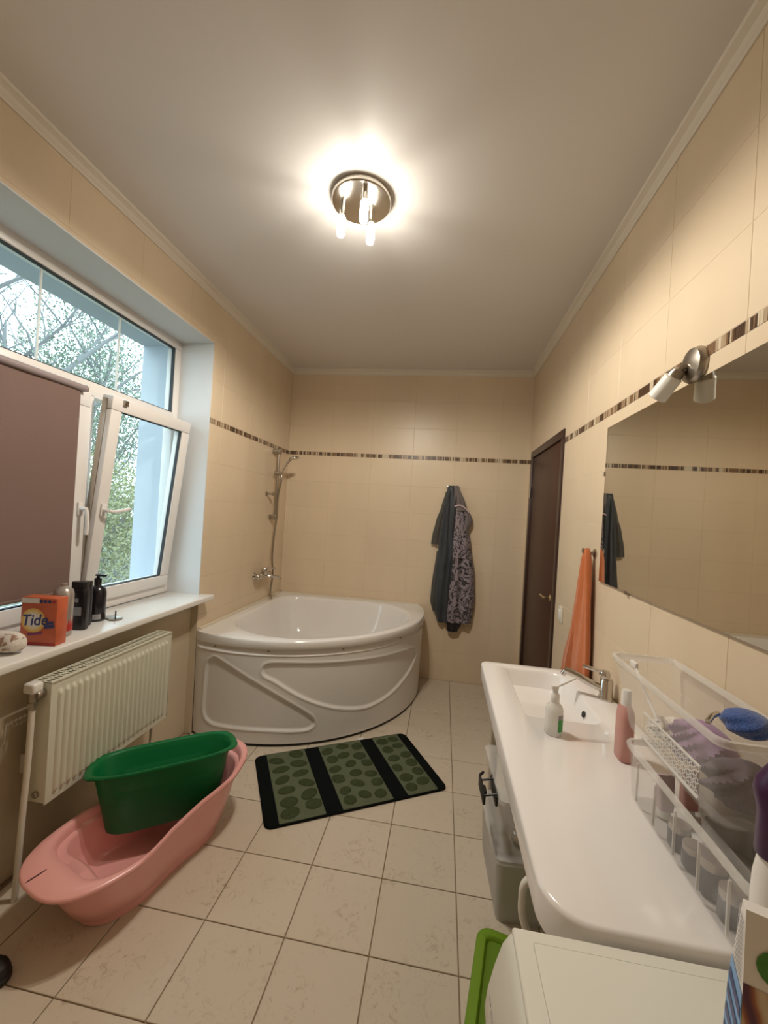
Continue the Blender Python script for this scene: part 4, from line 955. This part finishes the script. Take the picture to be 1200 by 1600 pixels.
# ------------------------------------------------------------------ bath mat
ma = empty('bath_mat', (-.50, 2.525, 0), 'dark green and black striped bath mat with oval pattern', 'mat', rot=(0, 0, radians(30.3)))
ML, MW = 1.075, .64
def mz(x, y, h0): return h0+.0015*sin(9*x+2)*sin(7*y+1)
MB().loft([rrect(-ML/2+i, -MW/2+i, ML/2-i, MW/2-i, .04, z, 8) for i, z in ((.003, .001), (0, .004), (.001, .010), (.006, .014))], True, True).build('base', 'matblack', ma, ang=60)
bands = ((.068, .300), (.388, .668), (.755, .938))
rn = random.Random(5)
for k, (a, c) in enumerate(bands):
    xa, xb = -ML/2+a*ML, -ML/2+c*ML
    pn = MB().loft([rrect(xa+i, -MW/2+.006+i, xb-i, MW/2-.006-i, .006, z, 3) for i, z in ((0, .012), (0, .016), (.003, .018))], False, True).build('green_panel', 'matgreen', ma, ang=60)
    cols = 2 if k != 1 else 3; cwid = (xb-xa)/cols; nrow = 6
    for i in range(cols):
        for j in range(nrow):
            cx = xa+(i+.5)*cwid+rn.uniform(-.012, .012); cy = -MW/2+.06+(j+(.3 if i % 2 else 0))*(MW-.12)/(nrow-.7)+rn.uniform(-.01, .01)
            if cy > MW/2-.045: continue
            ra, rb_ = rn.uniform(.38, .46)*cwid, rn.uniform(.030, .042); th = rn.uniform(-.7, .7)
            ra = min(ra, .055); xl_ = min(cx-xa, xb-cx)-.006
            lo = []
            for s_, z in ((1, .017), (.97, .0205), (.8, .0225)):
                lo.append([Vector((cx+max(-xl_, min(xl_, s_*(ra*cos(q)*cos(th)-rb_*sin(q)*sin(th)))), cy+s_*(ra*cos(q)*sin(th)+rb_*sin(q)*cos(th)), z)) for q in [2*pi*w/16 for w in range(16)]])
            MB().loft(lo, False, True).build('oval_motif', 'matleaf', pn, ang=60)
MB().box((.18, MW/2-.004, .004), (.225, MW/2+.035, .0055)).build('care_label', 'white', ma, flat=True)

# ------------------------------------------------------------------ pink baby bath and green basin
pb = empty('pink_baby_bath', (-1.213, 1.724, .004), 'pink plastic baby bath with raised wavy rim below the radiator', 'baby bath', rot=(radians(0), radians(1.5), radians(-18)))
NB = 96
def bath_w(t):                                            # half width along the length, t=-1 near .. 1 far
    return interp([(-1, .236), (-.5, .232), (-.1, .196), (.2, .188), (.6, .196), (1, .19)], t)
def bath_pt(a, s_=1.0, z=0, du=0):
    c, s2 = cos(a), sin(a)                                # a=0 far end, a=pi near end
    e = .62; u_ = math.copysign(abs(c)**e, c); v_ = math.copysign(abs(s2)**.75, s2)
    Lf = .455 if c > 0 else .50
    return Vector((v_*bath_w(u_)*s_, u_*Lf*s_+du, z))
def rimz(u_): return interp([(-.50, .250), (-.30, .250), (-.18, .255), (-.05, .272), (.08, .285), (.25, .295), (.38, .322), (.46, .335)], u_)
def bl(s_, dz, du=0, frac=None, near=0):
    out = []
    for i in range(NB):
        a = 2*pi*i/NB; k = max(0, -cos(a))**3
        p = bath_pt(a, s_-near*k, 0, du); rz = rimz(bath_pt(a).y)
        p.z = rz+dz if frac is None else lerp(.03, rz, frac)
        out.append(p)
    return out
outer_l = [bl(.66, 0, frac=0), bl(.72, 0, frac=.06), bl(.80, 0, frac=.4), bl(.88, 0, frac=.8), bl(.93, 0, frac=.93), bl(.985, -.016), bl(1.0, -.010), bl(1.0, -.002), bl(.985, .004)]
inner_l = [bl(.93, .004, near=.10), bl(.915, .001, near=.15), bl(.90, -.016, near=.165), bl(.888, -.034, near=.17), bl(.85, -.037, near=.20), bl(.835, -.05, near=.22), bl(.79, 0, frac=.45, near=.20), bl(.70, 0, frac=.12, near=.12), bl(.60, 0, frac=.05, near=.05), bl(.1, 0, frac=.04)]
MB().loft(outer_l+inner_l, True, True).build('shell', 'pinktub', pb, ang=60)
MB().loft([bl(.66, 0, frac=0)] + [[Vector((p.x, p.y, 0)) for p in bl(.66, 0, frac=0)]] + [[Vector((p.x*.97, p.y*.97, 0)) for p in bl(.66, 0, frac=0)]] + [[Vector((p.x*.97, p.y*.97, .03)) for p in bl(.66, 0, frac=0)]]).build('foot_ring', 'pinktub', pb, ang=60)
zs_ = rimz(-.45)+.0045
MB().loft([[Vector((-.035+x*.5+.0*y, -.452+y-.3*x*0, zs_+dz)) for x, y in ((-.006, -.030), (.0, -.042), (.006, -.030), (.007, 0), (.004, .022), (0, .026), (-.005, .018))] for dz in (0, .0006)], True, True).build('drain_slot', 'dark_slot', pb)
GA = atan2(.58, .81)
gb = empty('green_basin', (-1.235, 1.795, .155), 'deep dark green oval plastic basin resting inside the pink baby bath', 'basin')
gb.rotation_euler = (radians(-8), radians(0), 0)
ORG[gb] = Vector((0, 0, 0)); gb.rotation_mode = 'XYZ'
gb.matrix_world = Matrix.Translation((-1.235, 1.795, .155)) @ Matrix.Rotation(GA, 4, 'Z') @ Matrix.Rotation(radians(-7), 4, 'X') @ Matrix.Rotation(radians(-1.5), 4, 'Y')
def go(a, b_, z, e=.55, wav=0):
    out = []
    for i in range(80):
        t = 2*pi*i/80; c, s_ = cos(t), sin(t)
        k = wav*max(0, abs(c)-.8)/.2
        out.append(Vector((math.copysign(abs(c)**e, c)*a, math.copysign(abs(s_)**.7, s_)*b_, z-.012*k)))
    return out
GH = .275
MB().loft([go(.225, .090, 0), go(.235, .098, .008), go(.285, .130, GH-.03), go(.295, .137, GH-.012), go(.318, .150, GH-.012, wav=1), go(.325, .154, GH-.004, wav=1), go(.321, .151, GH+.002, wav=1), go(.298, .141, GH+.001, wav=.6), go(.290, .134, GH-.012), go(.232, .095, .014), go(.21, .08, .008)], True, True).build('shell', 'greentub', gb, ang=60)

# ------------------------------------------------------------------ things on the sill
Z = SZ+.0006
bx = empty('detergent_box', (-1.70, 1.55, Z), 'orange red washing powder box with yellow round logo on the sill', 'box')
e0 = Vector((-1.775, 1.518, Z)); ex = Vector((.154, .022, 0)); L_ = ex.length; ex.normalize(); ey = Vector((-ex.y, ex.x, 0)); BH, BD = .205, .060
Rb = basis(e0, ex, ey)                                    # local x along front, y depth
MB().rbox((0, 0, 0), (L_, BD, BH), .0025, 2, mtx=Rb).build('carton', 'orange', bx)
Fm = basis(e0+ex*L_/2+Vector((0, 0, BH*.46))-ey*.0006, ex, (0, 0, 1))     # front face frame
def disc(name, r, c, m, off, sq=1, n=36):
    b = MB(); b.add([Fm @ Vector((c[0]+r*cos(2*pi*k/n), c[1]+r*sq*sin(2*pi*k/n), off)) for k in range(n)], [tuple(range(n))]); b.build(name, m, bx, flat=True)
disc('logo_ring', .052, (-.022, .012), 'yellow', .0001); disc('logo_ring', .042, (-.022, .012), 'yellow2', .0002); disc('logo_ring', .031, (-.022, .012), 'whiteprint', .0003)
text_mesh('logo_text', 'Tide', .066, Fm @ Matrix.Translation((-.018, .012, .0006)) @ Matrix.Rotation(radians(4), 4, 'Z'), 'blueprint', bx, .0002, .22, .0012, sx=.95)
def fquad(name, x0, y0, x1, y1, m, off, skew=0):
    b = MB(); b.add([Fm @ Vector(p) for p in ((x0, y0, off), (x1, y0+skew, off), (x1, y1+skew, off), (x0, y1, off))], [(0, 1, 2, 3)]); b.build(name, m, bx, flat=True)
fquad('top_band', -.076, .086, .0, .108, 'whiteprint', .0002)
for i in range(4): disc('top_mark', .0075, (.008+.018*i, .096), 'blueprint' if i < 3 else 'red', .0004)
fquad('badge', .026, -.022, .070, -.006, 'blueprint', .0005, .006); fquad('badge', .034, -.004, .066, .008, 'blueprint', .0005, .006)
fquad('ribbon', -.045, -.056, .02, -.045, 'purpleprint', .0004, .012)
fquad('foot_band', -.077, -.094, .077, -.082, 'red', .0002)
def bottle(name, x, y, prof, m, label, cap=None, capm=None, extra=None, n=26, sq=1):
    t = empty(name, (x, y, Z), label, 'bottle'); b = MB().lathe(prof, (0, 0, 0), (0, 0, 1), n); b.v = [(x+v[0], y+v[1]*sq, Z+v[2]) for v in [Vector(q) for q in b.v]]; b.build('body', m, t)
    if cap: MB().lathe(cap, (x, y, Z), (0, 0, 1), 20).build('cap', capm, t)
    return t
t = bottle('silver_bottle', -1.725, 1.668, [(.001, 0), (.035, 0), (.039, .005), (.041, .192), (.036, .214), (.018, .229), (.012, .231), (.001, .232)], 'silver', 'silver grey round shampoo bottle with red side behind the detergent box', [(.011, .229), (.012, .242), (.001, .244)], 'silver')
b = MB(); b.grid(lambda u, v: Vector((-1.725+.0396*cos(lerp(-.95, 1.2, u)), 1.668+.0396*sin(lerp(-.95, 1.2, u)), Z+lerp(.025, .165, v))), 14, 2); b.build('red_label', 'red', t)
def flatbottle(name, x, y, w, d_, h_, label, m, lab):
    t = empty(name, (x, y, Z), label, 'bottle', rot=None)
    Q = Matrix.Translation((x, y, Z)) @ Matrix.Rotation(radians(12), 4, 'Z')
    MB().loft([[Q @ v for v in rrect(-w/2*a, -d_/2*a, w/2*a, d_/2*a, .014*a, z, 5)] for a, z in ((.95, 0), (1, .006), (1, h_*.72), (.94, h_*.82), (.8, h_*.86))], True, True).build('body', m, t)
    MB().loft([[Q @ v for v in rrect(-w/2*a, -d_/2*a, w/2*a, d_/2*a, .012*a, z, 5)] for a, z in ((.76, h_*.86), (.86, h_*.865), (.86, h_*.99), (.8, h_))], True, True).build('cap', 'blackbottle', t)
    if lab:
        b = MB(); b.add([Q @ Vector(p) for p in ((-w*.38, -d_/2-.0006, h_*.30), (w*.30, -d_/2-.0006, h_*.30), (w*.30, -d_/2-.0006, h_*.48), (-w*.38, -d_/2-.0006, h_*.48))], [(0, 1, 2, 3)]); b.build('label', 'greyprint', t, flat=True)
        b = MB(); b.add([Q @ Vector(p) for p in ((-w*.30, -d_/2-.0006, h_*.58), (w*.1, -d_/2-.0006, h_*.58), (w*.1, -d_/2-.0006, h_*.66), (-w*.30, -d_/2-.0006, h_*.66))], [(0, 1, 2, 3)]); b.build('label_mark', 'greyprint', t, flat=True)
flatbottle('shampoo_bottle', -1.742, 1.772, .080, .044, .234, 'wide black shampoo bottle with grey label next to the silver bottle', 'blackbottle', True)
flatbottle('shampoo_bottle', -1.766, 1.836, .048, .036, .224, 'slim dark bottle squeezed between two black bottles on the sill', 'blackbottle2', False)
t = bottle('pump_bottle', -1.790, 1.925, [(.001, 0), (.039, 0), (.042, .005), (.042, .150), (.036, .170), (.017, .185), (.014, .20), (.001, .20)], 'blackbottle', 'black pump bottle with rounded shoulders near the tilted sash', [(.015, .192), (.017, .194), (.017, .222), (.008, .226), (.007, .236), (.001, .237)], 'blackbottle')
MB().rbox((-1.802, 1.915, Z+.234), (-1.745, 1.935, Z+.244), .004).build('nozzle', 'blackbottle', t)
b = MB(); b.grid(lambda u, v: Vector((-1.790+.0424*cos(lerp(-1.2, -.3, u)), 1.925+.0424*sin(lerp(-1.2, -.3, u)), Z+lerp(.012, .04, v))), 8, 2); b.build('label', 'greyprint', t)
cn = empty('candle_stand', (-1.72, 1.972, Z), 'small round metal dish with upright pin on the sill', 'dish')
MB().lathe([(.001, 0), (.030, 0), (.035, .004), (.035, .007), (.029, .005), (.001, .004)], (-1.715, 1.972, Z), (0, 0, 1), 28).build('dish', 'nickel', cn)
MB().cyl((-1.715, 1.972, Z+.003), (-1.715, 1.972, Z+.046), .0035, n=10).build('pin', 'blackclip', cn)
MB().lathe([(.001, 0), (.028, 0), (.033, .003), (.033, .006), (.001, .003)], (-1.765, 1.985, Z), (0, 0, 1), 24).build('soap_dish', 'nickel', org=(-1.765, 1.985, Z), label='flat metal saucer behind the pin dish on the sill', cat='dish')
tr_ = empty('towel_roll', (-1.72, 1.425, Z), 'rolled white towel with brown pattern at the left end of the sill', 'towel')
b = MB()
lo = []
for k in range(13):
    u = k/12; x = lerp(-1.83, -1.655, u); rr = .043*(1-.5*abs(2*u-1)**5)
    lo.append([Vector((x, 1.428+rr*(1+.07*sin(3*q+u*4))*cos(q), Z+.043+rr*(1+.07*sin(3*q+u*4))*sin(q)*.95)) for q in [2*pi*w/24 for w in range(24)]])
b.loft(lo, True, True); b.build('roll', 'rollprint', tr_, ang=70)

# dark shoe at the left edge, seen only by its toe
sg = empty('dark_slipper', (-1.46, 1.17, 0), 'black rubber slipper toe at the bottom left edge of the floor', 'slipper')
MB().loft([[Vector((-1.40+.050*a*cos(q)-.14*(cos(q) < 0)*abs(cos(q)), 1.185+.042*a*sin(q), z)) for q in [2*pi*w/28 for w in range(28)]] for a, z in ((.9, 0), (1, .006), (1, .018), (.92, .022))], True, True).build('sole', 'shoe', sg)
MB().loft([[Vector((-1.40+.048*a*cos(q)-.06*(cos(q) < 0)*abs(cos(q)), 1.185+.040*a*sin(q), z)) for q in [2*pi*w/28 for w in range(28)]] for a, z in ((.98, .020), (.96, .035), (.8, .052), (.4, .060))], True, True).build('upper', 'shoe', sg)
